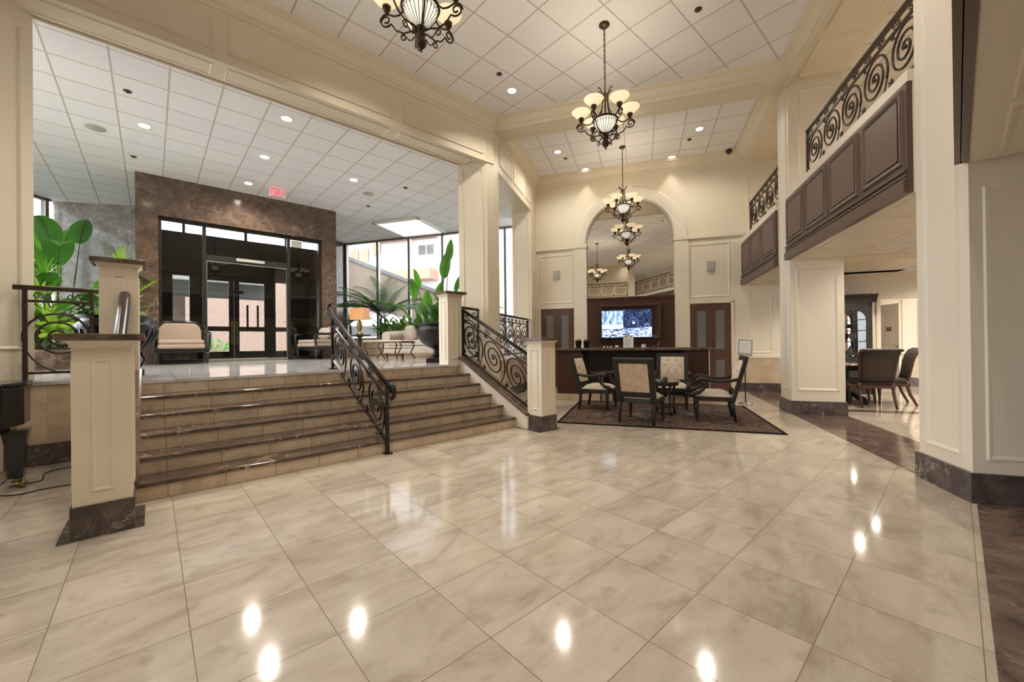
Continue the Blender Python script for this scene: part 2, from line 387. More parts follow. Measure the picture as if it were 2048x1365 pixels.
def tvmat():   # snowy window, dark room with arched fireplace, rumpled pale bedding
    t = NT('tv_picture'); v = t.coord(); sep = t.n('SeparateXYZ'); t.l(v, sep.inputs[0]); X, Z = sep.outputs[0], sep.outputs[2]
    def rect(x0,x1,z0,z1):
        a = t.math('MULTIPLY', t.math('GREATER_THAN', X, x0), t.math('LESS_THAN', X, x1))
        return t.math('MULTIPLY', a, t.math('MULTIPLY', t.math('GREATER_THAN', Z, z0), t.math('LESS_THAN', Z, z1)))
    n = t.noise(t.vm('MULTIPLY', v, (1,1,1)), 12, 4, .6, 1.5)
    room = t.ramp(n, [(.4,(.006,.010,.03)),(.55,(.02,.045,.13)),(.68,(.20,.30,.55))])
    nv = t.noise(t.vm('MULTIPLY', v, (3.5,1,.7)), 11, 3, .6, .3)
    trees = t.ramp(nv, [(.35,(.06,.13,.28)),(.5,(.30,.48,.72)),(.62,(.75,.88,1.0))])
    snow = t.ramp(t.noise(v, 7, 2), [(.35,(.45,.65,.85)),(.6,(.9,.97,1.0))])
    win = t.mix(rect(-2,2,-2,-.02), trees, snow)
    col = t.mix(rect(-.63,-.08,-.14,.34), room, win)
    dx = t.math('SUBTRACT', X, .18); dz = t.math('SUBTRACT', Z, .02)
    rr = t.math('SQRT', t.math('ADD', t.math('MULTIPLY', dx, dx), t.math('MULTIPLY', dz, dz)))
    arch = t.math('MULTIPLY', t.math('LESS_THAN', t.math('ABSOLUTE', t.math('SUBTRACT', rr, .12)), .018), t.math('GREATER_THAN', Z, -.06))
    col = t.mix(arch, col, (.05,.10,.24)); col = t.mix(t.math('LESS_THAN', t.math('ADD', rr, t.math('MULTIPLY', n, .16)), .115), col, (.95,.96,1.0))
    nb = t.noise(t.vm('MULTIPLY', v, (1,1,2.2)), 6, 4, .6, 1.6)
    bed = t.ramp(nb, [(.38,(.008,.015,.05)),(.46,(.12,.22,.50)),(.53,(.62,.74,.95)),(.62,(.92,.95,1.0))])
    col = t.mix(t.math('LESS_THAN', t.math('ADD', Z, t.math('MULTIPLY', X, -.05)), -.13), col, bed)
    t.set(Base_Color=(0,0,0), Emission_Color=col, Emission_Strength=1.2, Roughness=.15); return t.m
M['tv'] = tvmat()
M['canopy_white'] = plain('white_canopy', (.85,.86,.86), .6, var=.06, scale=1.5)
M['peach'] = plain('peach_stucco', (.22,.12,.078), .9, var=.08, scale=3)
M['beige_out'] = plain('beige_stucco', (.095,.071,.053), .9, var=.05, scale=2)
M['white_out'] = plain('white_stucco', (.29,.295,.30), .9, var=.04, scale=2)
M['grey_out'] = plain('grey_concrete', (.07,.07,.07), .9, var=.08, scale=2)
M['pave'] = plain('pale_paving', (.40,.38,.36), .8, var=.08, scale=3)
M['brick_pink'] = plain('pink_brick', (.27,.185,.15), .9, var=.18, scale=8)
# ------------------------------------------------------------------ structure
X3, Y3, Z3 = Vector((1,0,0)), Vector((0,1,0)), Vector((0,0,1))
def toB(p): p = Vector(p); return (p.x*B0.x+p.y*B0.y, p.x*B1.x+p.y*B1.y)
def AB(u, v): return toB(WA(u, v))
def WBx(x, y): return toB((x, y, 0))
CROWN = [(0,-.28),(.018,-.28),(.022,-.215),(.05,-.205),(.055,-.17),(.105,-.08),(.15,-.06),(.155,-.035),(.18,-.025),(.18,0),(0,0)]
ZM, ZB, ZH, ZP = 5.88, 5.95, 4.93, 0.90      # ceilings: main, far bay, upper hall; platform height
struct(MB().prism([(-14,-14),(20,-14),(20,17),(-14,17)], -.1, 0).build('floor', M['floor'], fr='B'))
m = MB(); m.box(2.41,3.2,3.9,11.15,0,.003); m.box(3.2,8.4,8.46,8.72,0,.003)
struct(m.build('floor_border', M['dark_marble'], fr='A'))
struct(MB().box(-3,4.76,-1.3,-.09,0,.0035).build('floor_border', M['dark_marble'], fr='B'))
# platform of the upper hall
PL = [WBx(-12.5,-1.5), (-.35,6.63), (-.35,5.93), (4.27,5.93), (4.27,6.42), (5.2,6.42), AB(-2.92,7.8), AB(-2.92,12.3), AB(-10.9,12.3), (3.2,16.4), WBx(-12.5,11.5)]
PL[0] = (-9.5, 6.63); PL.append((-13, 6.63))
struct(MB().prism(PL, 0, .868).build('wall_platform', M['stone'], fr='B'))
PS = list(PL); PS[1] = (-.35,6.61); PS[2] = (-.35,5.90); PS[3] = (4.27,5.90); PS[0] = (-9.5,6.61)
struct(MB().prism(PS, .868, ZP).build('floor_upper', M['hall_floor'], fr='B'))
struct(MB().box(-6,-.1,6.60,6.632,0,.23).build('baseboard_left', M['base_marble'], fr='B'))
m = MB(); m.box(-2.925,-2.90,7.7,11.15,0,.22); struct(m.build('baseboard_bay', M['base_marble'], fr='A'))

# header over the upper hall, soffit panels, crown
m = MB(); m.box(-1.41,5.06,6.33,6.78,ZH,6.05)
hd = struct(m.build('wall_header', M['cream'], fr='B'))
m = MB()
for a, b in ((-5.9,-3.55),(-3.42,-1.55),(-1.42,.62),(.76,3.05),(3.22,4.98)):
    m.frame((a,6.33,5.06), X3, Z3, b-a, .46, -Y3, .05, .018)
m.sweep(CROWN, (-8,6.33,ZM), (5.25,6.33,ZM), -Y3); m.sweep([(0,-.02),(.02,-.02),(.02,.02),(0,.02)], (-8,6.33,ZH+.02), (5.25,6.33,ZH+.02), -Y3)
m.build('panel_moulding', M['cream'], hd)
m = MB()
for a, b in ((-1.35,.62),(.76,3.05),(3.22,4.75)): m.frame((a,6.40,ZH), X3, Y3, b-a, .31, -Z3, .03, .016)
m.box(-1.4,4.68,6.775,6.80,ZH-.03,ZH+.06)
m.build('soffit_moulding', M['cream_white'], hd)
# corner column between stairs and bay
cpoly = [(4.68,6.78),(5.07,6.33),(5.25,6.33), AB(-2.86,8.0), AB(-3.40,8.0), AB(-3.40,7.7)]
colc = struct(MB().prism(cpoly, 0, 6.05).build('wall_corner_column', M['cream'], fr='B'))
m = MB(); d = Vector((.39,-.45,0)); dl = d.length; d.normalize(); nn = Vector((-d.y,d.x,0)); nn = nn if nn.x < 0 else -nn
m.frame(Vector((4.68,6.78,1.1))+d*.09, d, Z3, dl-.18, 3.7, nn, .03, .014); m.build('panel_moulding', M['cream'], colc)
# left pilaster
pw = struct(MB().prism([(-.95,6.78),(-1.42,6.33),(-8,6.33),(-8,6.78)], 0, 6.05).build('wall_left', M['cream'], fr='B'))
m = MB(); d = Vector((-.47,-.45,0)).normalized(); nn = Vector((.45,-.47,0)).normalized()
m.frame(Vector((-.95,6.78,1.25))+d*.10, d, Z3, .47, 3.5, nn, .04, .016); m.build('panel_moulding', M['cream'], pw)
# bay left wall (A frame) : header + far jamb + crown
m = MB(); m.box(-3.40,-2.86,7.72,11.4,4.89,6.05); m.box(-3.40,-2.86,10.6,11.4,0,4.89)
bw = struct(m.build('wall_bay', M['cream'], fr='A'))
m = MB()
for a, b in ((8.05,8.95),(9.05,9.9),(10.0,10.55)): m.frame((-2.86,a,5.05), Y3, Z3, b-a, .48, X3, .045, .015)
m.sweep(CROWN, (-2.86,7.6,ZB), (-2.86,11.15,ZB), X3)
m.frame((-3.33,10.6,1.1), X3, Z3, .40, 3.6, -Y3, .03, .014); m.frame((-2.86,10.68,.3), Y3, Z3, .4, 4.3, X3, .03, .012)
m.build('panel_moulding', M['cream'], bw)

# far wall with arch, pilasters, panels
FV, UC = 11.15, -.31
m = MB(); n = 48
# arch opening: build the wall as strips
m.box(-3.4,UC-1.12,FV,FV+.3,0,6.05); m.box(UC+1.12,3.3,FV,FV+.3,0,2.8); m.box(UC+1.12,5.6,FV,FV+.3,2.8,6.05)
m.box(UC-1.12,UC+1.12,FV,FV+.3,0,1.0)
vs = []; fs = []
for i in range(n+1):
    a = PI*i/n; x, z = UC+1.12*math.cos(a), 3.95+1.12*math.sin(a)
    vs += [(x,FV,z),(x,FV,6.05),(x,FV+.12,z)]
for i in range(n):
    k = 3*i; fs += [(k,k+3,k+4,k+1),(k,k+2,k+5,k+3)]
m.add(vs, fs)
fw = struct(m.build('wall_far', M['cream'], fr='A'))
m = MB()
prof = [(1.12,-.01),(1.16,.035),(1.30,.045),(1.42,.045),(1.45,.01),(1.45,-.01)]
vs = []; fs = []
for i in range(n+1):
    a = PI*i/n
    for r, d_ in prof: vs.append((UC+r*math.cos(a), FV-d_, 3.95+r*math.sin(a)))
k = len(prof)
for i in range(n):
    for j in range(k-1): fs.append((i*k+j, i*k+j+1, (i+1)*k+j+1, (i+1)*k+j))
m.add(vs, fs)
m.yprism([(UC-.09,5.05),(UC+.09,5.05),(UC+.12,5.52),(UC-.12,5.52)], FV-.065, FV)
m.build('arch_moulding', M['cream_white'], fw)
m = MB()
for a in (UC-1.47, UC+1.12): m.box(a,a+.35,FV-.04,FV,1.0,3.86); m.box(a-.015,a+.365,FV-.06,FV,3.86,3.95)
for a, b in ((-2.86,UC-1.45),(UC+1.45,2.4)): m.box(a,b,FV-.05,FV,3.86,3.94); m.box(a,b,FV-.03,FV,3.93,3.96)
for a, b in ((-2.74,-1.80),(1.17,2.10)): m.frame((a,FV,2.36), X3, Z3, b-a, 1.36, -Y3, .05, .016); m.box(a-.07,b+.07,FV-.03,FV,2.21,2.31)
for a in (-2.81,-1.79,1.10,2.10): m.box(a,a+.07,FV-.03,FV,0,2.25)
m.frame((2.50,FV,.95), X3, Z3, .50, 1.50, -Y3, .04, .014); m.frame((2.50,FV,3.95), X3, Z3, .62, 1.4, -Y3, .04, .014)
m.box(2.36,3.3,FV-.03,FV,.83,.90)
m.sweep(CROWN, (-2.9,FV,ZB), (2.45,FV,ZB), -Y3)
m.build('panel_moulding', M['cream'], fw)
m = MB(); m.box(2.33,3.3,FV-.02,FV,.22,.83); m.build('wainscot', M['stone'], fw)
m = MB(); m.box(2.20,3.3,FV-.035,FV,0,.22); struct(m.build('baseboard_far', M['base_marble'], fr='A'))
vs = [(UC-1.12,FV+.08,1.0),(UC+1.12,FV+.08,1.0)] + [(UC+1.12*math.cos(PI*i/n), FV+.08, 3.95+1.12*math.sin(PI*i/n)) for i in range(n+1)]
mr = MB().add(vs + [(p[0],FV+.1,p[2]) for p in vs], [tuple(range(len(vs))), tuple(range(2*len(vs)-1,len(vs)-1,-1))]).build('arched_mirror', M['mirror'], fr='A')
tag(mr, 'tall arched mirror in the far wall above the bar reflecting chandeliers', 'mirror')

# beam between main ceiling and bay
m = MB(); m.box(-2.86,2.45,7.78,8.28,5.66,6.05)
bmz = struct(m.build('trim_beam', M['cream'], fr='A'))
m = MB(); m.sweep([(0,-.24),(.02,-.24),(.03,-.17),(.06,-.16),(.07,-.12),(.11,-.05),(.15,-.04),(.16,0),(0,0)], (-2.9,7.78,ZM), (2.45,7.78,ZM), -Y3)
m.sweep([(0,0),(.012,0),(.012,.03),(0,.03)], (-2.9,7.78,5.67), (2.45,7.78,5.67), -Y3)
m.frame((-2.6,7.86,5.66), X3, Y3, 4.8, .34, -Z3, .03, .012); m.build('crown_moulding', M['cream'], bmz)

# ceilings and roof
struct(MB().prism([(-8.2,6.35),(5.27,6.35), AB(-2.86,7.8), AB(2.45,7.8), AB(2.45,3.9), (4.9,-3.8), (-8.2,-3.8)], ZM, ZM+.04).build('ceiling', M['ceil_main'], fr='B'))
struct(MB().box(-2.9,2.45,8.25,11.2,ZB,ZB+.04).build('ceiling_bay', M['ceil_bay'], fr='A'))
HP = [(-9,6.77),(4.70,6.77), AB(-3.35,7.72), AB(-3.35,12.05), AB(-10.9,12.05), (3.2,15.6), WBx(-11.45,10.3), WBx(-11.45,-1)]
struct(MB().prism(HP, ZH, ZH+.04).build('ceiling_hall', M['ceil_hall'], fr='B'))
RF = [(-8.8,-9),(14,-9),(14,8.7), WA(9,12.1).xy, WA(-10.9,12.1).xy, WB(3.2,15.7).xy, (-11.5,10.4), (-11.5,.4), (-8.8,.4)]
struct(MB().prism([WBx(*p) for p in RF], 6.05, 6.15).build('ceiling_roof', M['cream'], fr='B'))

# right side columns
def rcol(name, u0, u1, v0, v1):
    o = struct(MB().box(u0,u1,v0,v1,0,6.05).build(name, M['cream_white'], fr='A')); return o
mc = rcol('wall_middle_column', 2.41, 3.17, 7.95, 8.50); nc = rcol('wall_right_column', 2.41, 7.5, 4.03, 4.65)
m = MB()
m.frame((2.49,7.95,.40), X3, Z3, .60, 2.05, -Y3, .05, .016); m.frame((2.53,7.95,3.95), X3, Z3, .53, 1.55, -Y3, .05, .016)
m.frame((2.41,8.05,.40), Y3, Z3, .36, 5.1, -X3, .03, .012); m.build('panel_moulding', M['cream_white'], mc)
m = MB()
m.frame((2.41,4.13,.33), Y3, Z3, .42, 5.2, -X3, .04, .016); m.frame((2.49,4.03,.33), X3, Z3, 1.2, 2.1, -Y3, .04, .014); m.build('panel_moulding', M['cream_white'], nc)
m = MB(); m.box(2.385,3.19,7.925,8.52,0,.23); m.box(2.385,7.5,4.005,4.67,0,.23)
struct(m.build('baseboard_right', M['base_marble'], fr='A'))
# beam over the columns and upper gallery
m = MB(); m.box(2.40,3.20,4.03,11.2,5.67,6.05); bu = struct(m.build('trim_gallery_beam', M['cream'], fr='A'))
m = MB()
m.sweep(CROWN, (2.40,4.03,ZM), (2.40,8.0,ZM), -X3); m.sweep(CROWN, (2.40,8.2,ZB), (2.40,11.2,ZB), -X3)
for a, b in ((4.8,5.75),(5.9,6.8),(6.95,7.85),(8.6,9.4),(9.55,10.3),(10.4,11.05)):
    m.frame((2.52,a,5.67), X3, Y3, .56, b-a, -Z3, .045, .016)
m.build('crown_moulding', M['cream'], bu)
# galleries: three bays of slab, wood front, soffit
def gallery(name, v0, v1):
    m = MB(); m.box(2.40,3.35,v0,v1,2.62,3.65); m.box(2.36,3.35,v0,v1,3.65,3.76)
    o = struct(m.build(name, M['cream_white'], fr='A'))
    m = MB(); n_ = max(1, round((v1-v0)/.85)); wd = (v1-v0)/n_
    for i in range(n_): m.frame((2.48,v0+i*wd+.06,2.62), X3, Y3, .80, wd-.12, -Z3, .04, .012)
    m.build('soffit_moulding', M['cream'], o); return o
gallery('trim_gallery_middle', 4.65, 7.95); gallery('trim_gallery_far', 8.5, 11.15)
struct(MB().box(3.35,6.5,4.1,11.15,2.88,3.2).build('floor_gallery', M['cream_white'], fr='A'))
struct(MB().box(3.2,6.5,4.1,11.15,5.72,5.76).build('ceiling_gallery', M['ceil_room'], fr='A'))
m = MB(); m.box(5.5,5.6,4.1,11.15,2.9,6.05); gw = struct(m.build('wall_gallery', M['cream'], fr='A'))
m = MB()
for i in range(4): m.frame((5.5,4.9+i*1.5,3.9), Y3, Z3, 1.25, 1.5, -X3, .05, .016)
m.build('panel_moulding', M['cream'], gw)
# near gallery along the right edge (B frame)
m = MB(); m.box(-1.2,4.72,-3.7,-.055,2.62,3.65); m.box(-1.2,4.72,-3.7,-.02,3.65,3.76)
gn = struct(m.build('trim_gallery_near', M['cream_white'], fr='B'))
m = MB()
for i in range(6):
    for v0, v1 in ((-.95,-.22),(-2.0,-1.1)): m.frame((-1.1+i*.96,v0,2.62), X3, Y3, .86, v1-v0, -Z3, .05, .014)
m.build('soffit_moulding', M['cream'], gn)
struct(MB().box(-9,6.5,-3.9,-3.7,0,6.1).build('wall_right_rear', M['cream'], fr='B'))
# lower room on the right
struct(MB().box(3.2,11,4.1,15,2.80,2.86).build('ceiling_room', M['ceil_room'], fr='A'))
m = MB(); m.box(3.2,8.4,8.85,9.75,2.67,2.81); m.box(3.2,3.45,4.65,11.7,2.72,2.80)
struct(m.build('trim_room_beam', M['cream'], fr='A'))
m = MB(); m.box(3.0,5.36,11.7,11.9,0,2.8); m.box(5.36,9,11.7,11.9,2.21,2.8); m.box(6.9,9,11.7,11.9,0,2.21)
rw = struct(m.build('wall_room_back', M['cream'], fr='A'))
m = MB()
for a, b in ((3.4,4.05),(4.15,4.75),(4.82,5.22)): m.frame((a,11.7,2.34), X3, Z3, b-a, .20, -Y3, .02, .010)
m.sweep([(0,-.16),(.015,-.16),(.05,-.07),(.09,-.05),(.10,0),(0,0)], (3.2,11.7,2.80), (9,11.7,2.80), -Y3)
m.box(5.28,5.36,11.67,11.72,0,2.29); m.box(5.36,7,11.67,11.72,2.21,2.29)
m.build('panel_moulding', M['cream'], rw)
# corridor wall beyond the opening
Pa, Pb = Vector((10.30,8.95,0)), Vector((11.3,13.1,0)); dd = (Pb-Pa).normalized(); nn = Vector((-dd.y,dd.x,0))
cw = sthing('wall_corridor', loc=Pa); cw.rotation_euler = (0,0,math.atan2(dd.y,dd.x))
m = MB(); m.box(0,4.2,-.15,0,0,2.8); m.build('panelled_wall', M['cream'], cw)
m = MB(); m.box(0,2.20,0,.02,.22,.85); m.build('wainscot', M['stone'], cw)
m = MB(); m.box(0,2.20,0,.035,.85,.92); m.frame((.2,0,1.0),X3,Z3,1.3,1.25,Y3,.04,.014); m.frame((1.65,0,1.0),X3,Z3,.45,1.25,Y3,.04,.014)
m.box(2.22,2.30,0,.03,0,2.3); m.box(3.16,3.24,0,.03,0,2.3); m.box(2.22,3.24,0,.03,2.26,2.34); m.build('panel_moulding', M['cream'], cw)
m = MB(); m.box(0,2.2,0,.03,0,.22); m.build('baseboard', M['base_marble'], cw)
d3 = sthing('door_3', loc=Pa+dd*2.30); d3.rotation_euler = cw.rotation_euler
m = MB(); m.box(0,.86,0,.02,0,2.26); m.frame((.14,.02,1.1),X3,Z3,.58,1.0,Y3,.05,.012); m.frame((.14,.02,.25),X3,Z3,.58,.7,Y3,.05,.012)
m.build('door_leaf', plain('taupe_door', (.20,.155,.11), .4), d3)
m = MB(); m.tube([(.06,.03,1.05),(.06,.08,1.05),(.17,.08,1.05)], .012); m.build('door_handle', M['brass'], d3)
sg = MB().box(.33,.53,.021,.032,1.48,1.60).build('room_plaque', M['bronze']); sg.location = d3.location; sg.rotation_euler = d3.rotation_euler
tag(sg, 'small bronze plaque on the taupe corridor door', 'sign')
struct(MB().box(8.4,8.5,4.1,11.8,0,2.85).build('wall_right', M['cream'], fr='A'))
struct(MB().box(5,12,15,15.1,0,2.85).build('wall_corridor_end', M['cream'], fr='A'))
struct(MB().box(-7.1,9,-7.1,-7,0,6.1).build('wall_rear', M['cream'], fr='A'))
struct(MB().box(-8.85,-8.75,-9,-5.3,0,6.1).box(-8.85,-8.75,.3,.8,0,6.1).box(-8.85,-8.75,-5.3,.3,0,.5).box(-8.85,-8.75,-5.3,.3,4.8,6.1).build('wall_left_rear', M['cream']))  # unseen wall, its opening made for the added side window

# doors in the far wall
def pair_door(name, u0, u1, lo):
    d = sthing(name, 'A', WA(0,0,0)); mid = (u0+u1)/2
    m = MB(); m.box(u0,u0+.035,FV-.035,FV,0,2.20); m.box(u1-.035,u1,FV-.035,FV,0,2.20); m.box(u0,u1,FV-.035,FV,2.165,2.20); m.build('door_frame', M['wood_door'], d)
    for a, b in ((u0+.035,mid),(mid,u1-.035)):
        m = MB(); g0, g1 = a+.11, b-.11
        m.box(a,g0,FV-.045,FV-.005,.01,2.165); m.box(g1,b,FV-.045,FV-.005,.01,2.165)
        for z0, z1 in ((.01,.25),(.80,1.05),(2.03,2.165)): m.box(g0,g1,FV-.045,FV-.005,z0,z1)
        lf = m.build('door_leaf', M['wood_door'], d, bev=.003)
        MB().box(g0,g1,FV-.03,FV-.02,1.05,2.03).box(g0,g1,FV-.03,FV-.02,.25,.80).build('glass_pane', M['frost'], lf)
    m = MB()
    for s in (-1,1): m.tube([(mid+s*.05,FV-.05,1.0),(mid+s*.05,FV-.09,1.02),(mid+s*.05,FV-.09,1.22),(mid+s*.05,FV-.05,1.24)], .010)
    m.build('door_handle', M['bronze'], d)
pair_door('door_1', -2.72, -1.80, 0); pair_door('door_2', 1.18, 2.10, 0)
# ------------------------------------------------------------------ upper hall shell
m = MB(); m.box(-.23,.13,11.4,11.85,ZP,ZH); m.box(3.43,3.80,11.4,11.85,ZP,ZH); m.box(.13,3.43,11.4,11.85,4.08,ZH)
m.box(-.23,-.08,11.85,14.2,ZP,ZH); m.box(3.65,3.80,11.85,14.2,ZP,ZH); m.box(-.1,3.7,11.85,14.2,4.72,4.8)
struct(m.build('wall_portal', M['portal'], fr='B'))
m = MB(); p0, p1 = WBx(-9.58,10.42), WBx(-11.45,9.98)
m.prism([p0, p1, (p1[0]+.05,p1[1]+.2), (p0[0]+.05,p0[1]+.2)], ZP, ZH+.05); struct(m.build('wall_hall_back', M['grey_marble'], fr='B'))
struct(MB().box(-11.2,-10.22,11.5,12.0,ZP,ZH).build('wall_hall_pier', M['portal'], fr='A'))
q0, q1 = (3.75,13.9), AB(-10.9,11.8)
struct(MB().prism([q0, q1, (q1[0],q1[1]+.15), (q0[0]-.1,q0[1]+.15)], ZP, ZH).build('wall_hall_side', M['cream'], fr='B'))
def glazing(name, u0, u1, us, v, fr, z0, z1, mat=M['mullion'], wm=.075, dm=.12, gl=M['glass'], axis='x'):
    w_ = sthing(name, fr)
    def bx(mb, a, b, c, d): 
        return mb.box(a,b,v-dm/2,v+dm/2,c,d) if axis == 'x' else mb.box(v-dm/2,v+dm/2,a,b,c,d)
    m = MB()
    for u in us: bx(m, u-wm/2, u+wm/2, z0, z1)
    bx(m, u0, u1, z0, z0+.06); bx(m, u0, u1, z1-.05, z1); m.build('window_frame', mat, w_)
    us = sorted(us)
    for a, b in zip(us[:-1], us[1:]):
        m = MB(); y0, y1 = v-.006, v+.006
        (m.box(a+wm/2,b-wm/2,y0,y1,z0+.06,z1-.05) if axis == 'x' else m.box(y0,y1,a+wm/2,b-wm/2,z0+.06,z1-.05)).build('window_pane', gl, w_)
    return w_
glazing('window_1', -10.22, -2.9, [-10.18,-8.83,-7.56,-6.28,-5.20,-4.08,-2.95], 12.0, 'A', ZP, ZH)
glazing('window_2', -1.0, 9.9, [-1.0,.6,2.2,3.8,5.4,7.0,8.4,9.80], -11.4, 'W', ZP, ZH, axis='y')
glazing('added_side_window', -5.3, .3, [-5.26,-3.9,-2.5,-1.1,.26], -8.8, 'W', .5, 4.8, axis='y')  # added window out of view, lets in side light for the right pier
# entrance glazing in the portal
g = sthing('window_3', 'B'); m = MB(); v = 11.55
for a, b in ((.13,.185),(.885,.955),(2.615,2.685),(3.375,3.43)): m.box(a,b,v-.05,v+.05,ZP,4.08)
m.box(.13,3.43,v-.05,v+.05,4.03,4.08); m.box(.955,2.615,v-.06,v+.06,3.25,3.37); m.box(.13,.9,v-.05,v+.05,ZP,.97); m.box(2.65,3.43,v-.05,v+.05,ZP,.97)
m.build('window_frame', M['black_frame'], g, bev=.004)
for a, b, c, d_ in ((.185,.885,.97,4.03),(2.685,3.375,.97,4.03),(.955,2.615,3.37,4.03)): MB().box(a,b,v-.005,v+.005,c,d_).build('window_pane', M['glass_ent'], g)
sd = sthing('door_4', 'B')
for a, b in ((.965,1.782),(1.788,2.605)):
    MB().box(a,b,v-.006,v+.006,.95,3.24).build('glass_leaf', M['glass_ent'], sd)
m = MB()
for a in (.957,2.597): m.box(a,a+.014,v-.014,v+.014,.93,3.25)
m.box(.957,2.611,v-.02,v+.02,.905,.955); m.box(.957,2.611,v-.02,v+.02,3.225,3.25); m.build('steel_rail', M['chrome'], sd)
m = MB(); m.box(1.52,2.10,v-.12,v-.06,3.28,3.345); m.build('door_sensor', M['grey'], sd)
# inner door wall of the vestibule
iw = struct(MB().box(-.1,.42,13.45,13.6,ZP,4.24).box(.76,1.02,13.45,13.6,ZP,3.3).box(2.55,2.74,13.45,13.6,ZP,3.3).box(3.05,3.7,13.45,13.6,ZP,4.24).box(.62,.68,13.46,13.59,4.2,4.72).box(3.0,3.06,13.46,13.59,4.2,4.72)
    .box(.42,3.05,13.45,13.6,3.12,4.24).box(.42,.76,13.46,13.59,ZP,1.1).box(2.74,3.05,13.46,13.59,ZP,1.1).box(2.74,3.05,13.46,13.59,1.67,1.80)
    .box(1.98,2.05,13.46,13.59,4.2,4.72).build('wall_vestibule', M['black_frame'], fr='B'))
d5 = sthing('door_5', 'B')
for a, b, h in ((1.02,1.725,1.66),(1.735,2.55,1.80)):
    m = MB(); g0, g1 = (a+.09,b-.115) if a < 1.5 else (a+.115,b-.09)
    m.box(a,g0,13.47,13.55,.91,3.12); m.box(g1,b,13.47,13.55,.91,3.12)
    for z0, z1 in ((.91,1.11),(1.67,1.80),(3.05,3.12)): m.box(g0,g1,13.47,13.55,z0,z1)
    lf = m.build('door_leaf', M['black_frame'], d5, bev=.004)
    MB().box(g0,g1,13.505,13.515,1.11,1.67).box(g0,g1,13.505,13.515,1.80,3.05).build('door_pane', M['glass'], lf)
    c = 1.675 if a < 1.5 else 1.785
    m = MB(); m.box(c-.03,c+.03,13.455,13.47,1.32,1.95); m.tube([(c,13.46,1.42),(c,13.40,1.45),(c,13.40,1.80),(c,13.46,1.84)], .014); m.build('push_handle', M['brass'], lf)
MB().box(2.74,3.05,13.50,13.51,1.1,3.12).box(.42,.76,13.50,13.51,1.1,3.12).box(-.1,3.7,13.50,13.51,4.24,4.72).build('side_pane', M['glass'], d5)
m = MB()
for x in (2.02,2.27): m.box(x,x+.05,13.485,13.50,1.80,2.42)
m.box(1.72,1.95,13.44,13.47,2.72,2.80); m.build('door_decal', M['black_matte'], d5)
# skylight
sk = [WA(-7.56,10.24).to_2d(), WA(-6.15,10.29).to_2d(), WA(-6.20,11.75).to_2d(), WA(-7.62,11.78).to_2d()]
ks = thing('skylight', 'glowing square skylight panel in the hall ceiling before the tall windows', 'skylight', WA(-6.88,11.0,ZH-.02), RA)
m = MB(); m.box(-.70,.70,-.74,.74,-.01,.012); m.build('light_panel', M['skylight'], ks)
m = MB()
for a in ((-.80,-.70,-.84,.84),(.70,.80,-.84,.84),(-.8,.8,-.84,-.74),(-.8,.8,.74,.84)): m.box(*a,-.03,.018)
m.build('skylight_frame', M['white'], ks, bev=.01)
# exit sign
ex = thing('exit_sign', 'small white ceiling exit sign with red letters above the marble portal', 'exit sign', WB(2.22,10.6,4.73), RB)
MB().box(-.17,.17,-.02,.02,0,.19).build('sign_body', M['white'], ex, bev=.006)
m = MB(); y0, y1 = -.026, -.019
def seg(x0,x1,z0,z1): m.box(x0,x1,y0,y1,z0,z1)
seg(-.14,-.122,.03,.16)
for z in (.03,.087,.143): seg(-.14,-.088,z,z+.017)
for s in (-1,1): m.add([(-.04-s*.034-.01,y0,.03),(-.04-s*.034+.01,y0,.03),(-.04+s*.034+.01,y0,.16),(-.04+s*.034-.01,y0,.16)], [(0,1,2,3)])
seg(.030,.048,.03,.16); seg(.075,.145,.143,.16); seg(.101,.119,.03,.16)
m.build('exit_letters', M['exit_red'], ex)

# ------------------------------------------------------------------ outside
struct(MB().prism([WBx(*WA(-40,12.06).xy), WBx(*WA(3,12.06).xy), WBx(*WA(3,60).xy), WBx(*WA(-50,60).xy)], .5, .84).prism([(-.1,13.65),(3.6,13.65),(8,40),(-30,40),(-12,12),(-12,3),(-30,-5),(-40,30)], .5, .83).build('ground_outside', M['pave'], fr='B'))
cn = thing('entrance_canopy', 'grey entrance canopy with dark edge outside the vestibule doors', 'canopy', WB(1.8,17,0), RB)
MB().box(-1.9,1.9,-2.9,2.6,3.75,3.9).build('canopy_ceiling', M['canopy_white'], cn); MB().box(-1.9,1.9,2.3,2.6,3.15,3.75).build('canopy_fascia', M['grey_out'], cn)
MB().box(-1.35,-.85,2.1,2.6,.84,3.15).build('canopy_pillar', M['beige_out'], cn)
bk = MB().box(-4.5,8,26,26.4,.8,6).build('brick_building', M['brick_pink'], fr='B'); tag(bk, 'pink brick building across the drive seen through the vestibule doors', 'building')
# sloped garage wall outside the tall windows
V_ = 16.0
rp = thing('garage_ramp', 'beige sloping ramp wall of the garage outside the tall hall windows', 'ramp', WA(-8,V_,0), RA)
def rt(u): return 5.27-.39*(u+13.15)
def rb(u): return 3.11-.27*(u+12.82)
MB().yprism([(-9,rt(-17)),(5,rt(-3)),(5,rb(-3)),(-9,rb(-17))], 0, 1.2).build('ramp_wall', M['beige_out'], rp)
MB().yprism([(-9,rt(-17)+.14),(5,rt(-3)+.14),(5,rt(-3)-.02),(-9,rt(-17)-.02)], -.08, .25).build('ramp_coping', M['grey_out'], rp)
MB().box(-9,-1.2,.2,1.1,1.65,2.15).build('ramp_underside', M['grey_out'], rp)
tw = thing('apartment_tower', 'white apartment tower with peach balconies rising behind the ramp', 'building', WA(-18,34,0), RA)
MB().box(-22,14,0,10,0,26).build('tower_wall', M['white_out'], tw)
for z in (7.24,11.3):
    MB().box(-6.7,-.3,-1.6,0,z,z+.95).build('balcony_slab', M['peach'], tw)
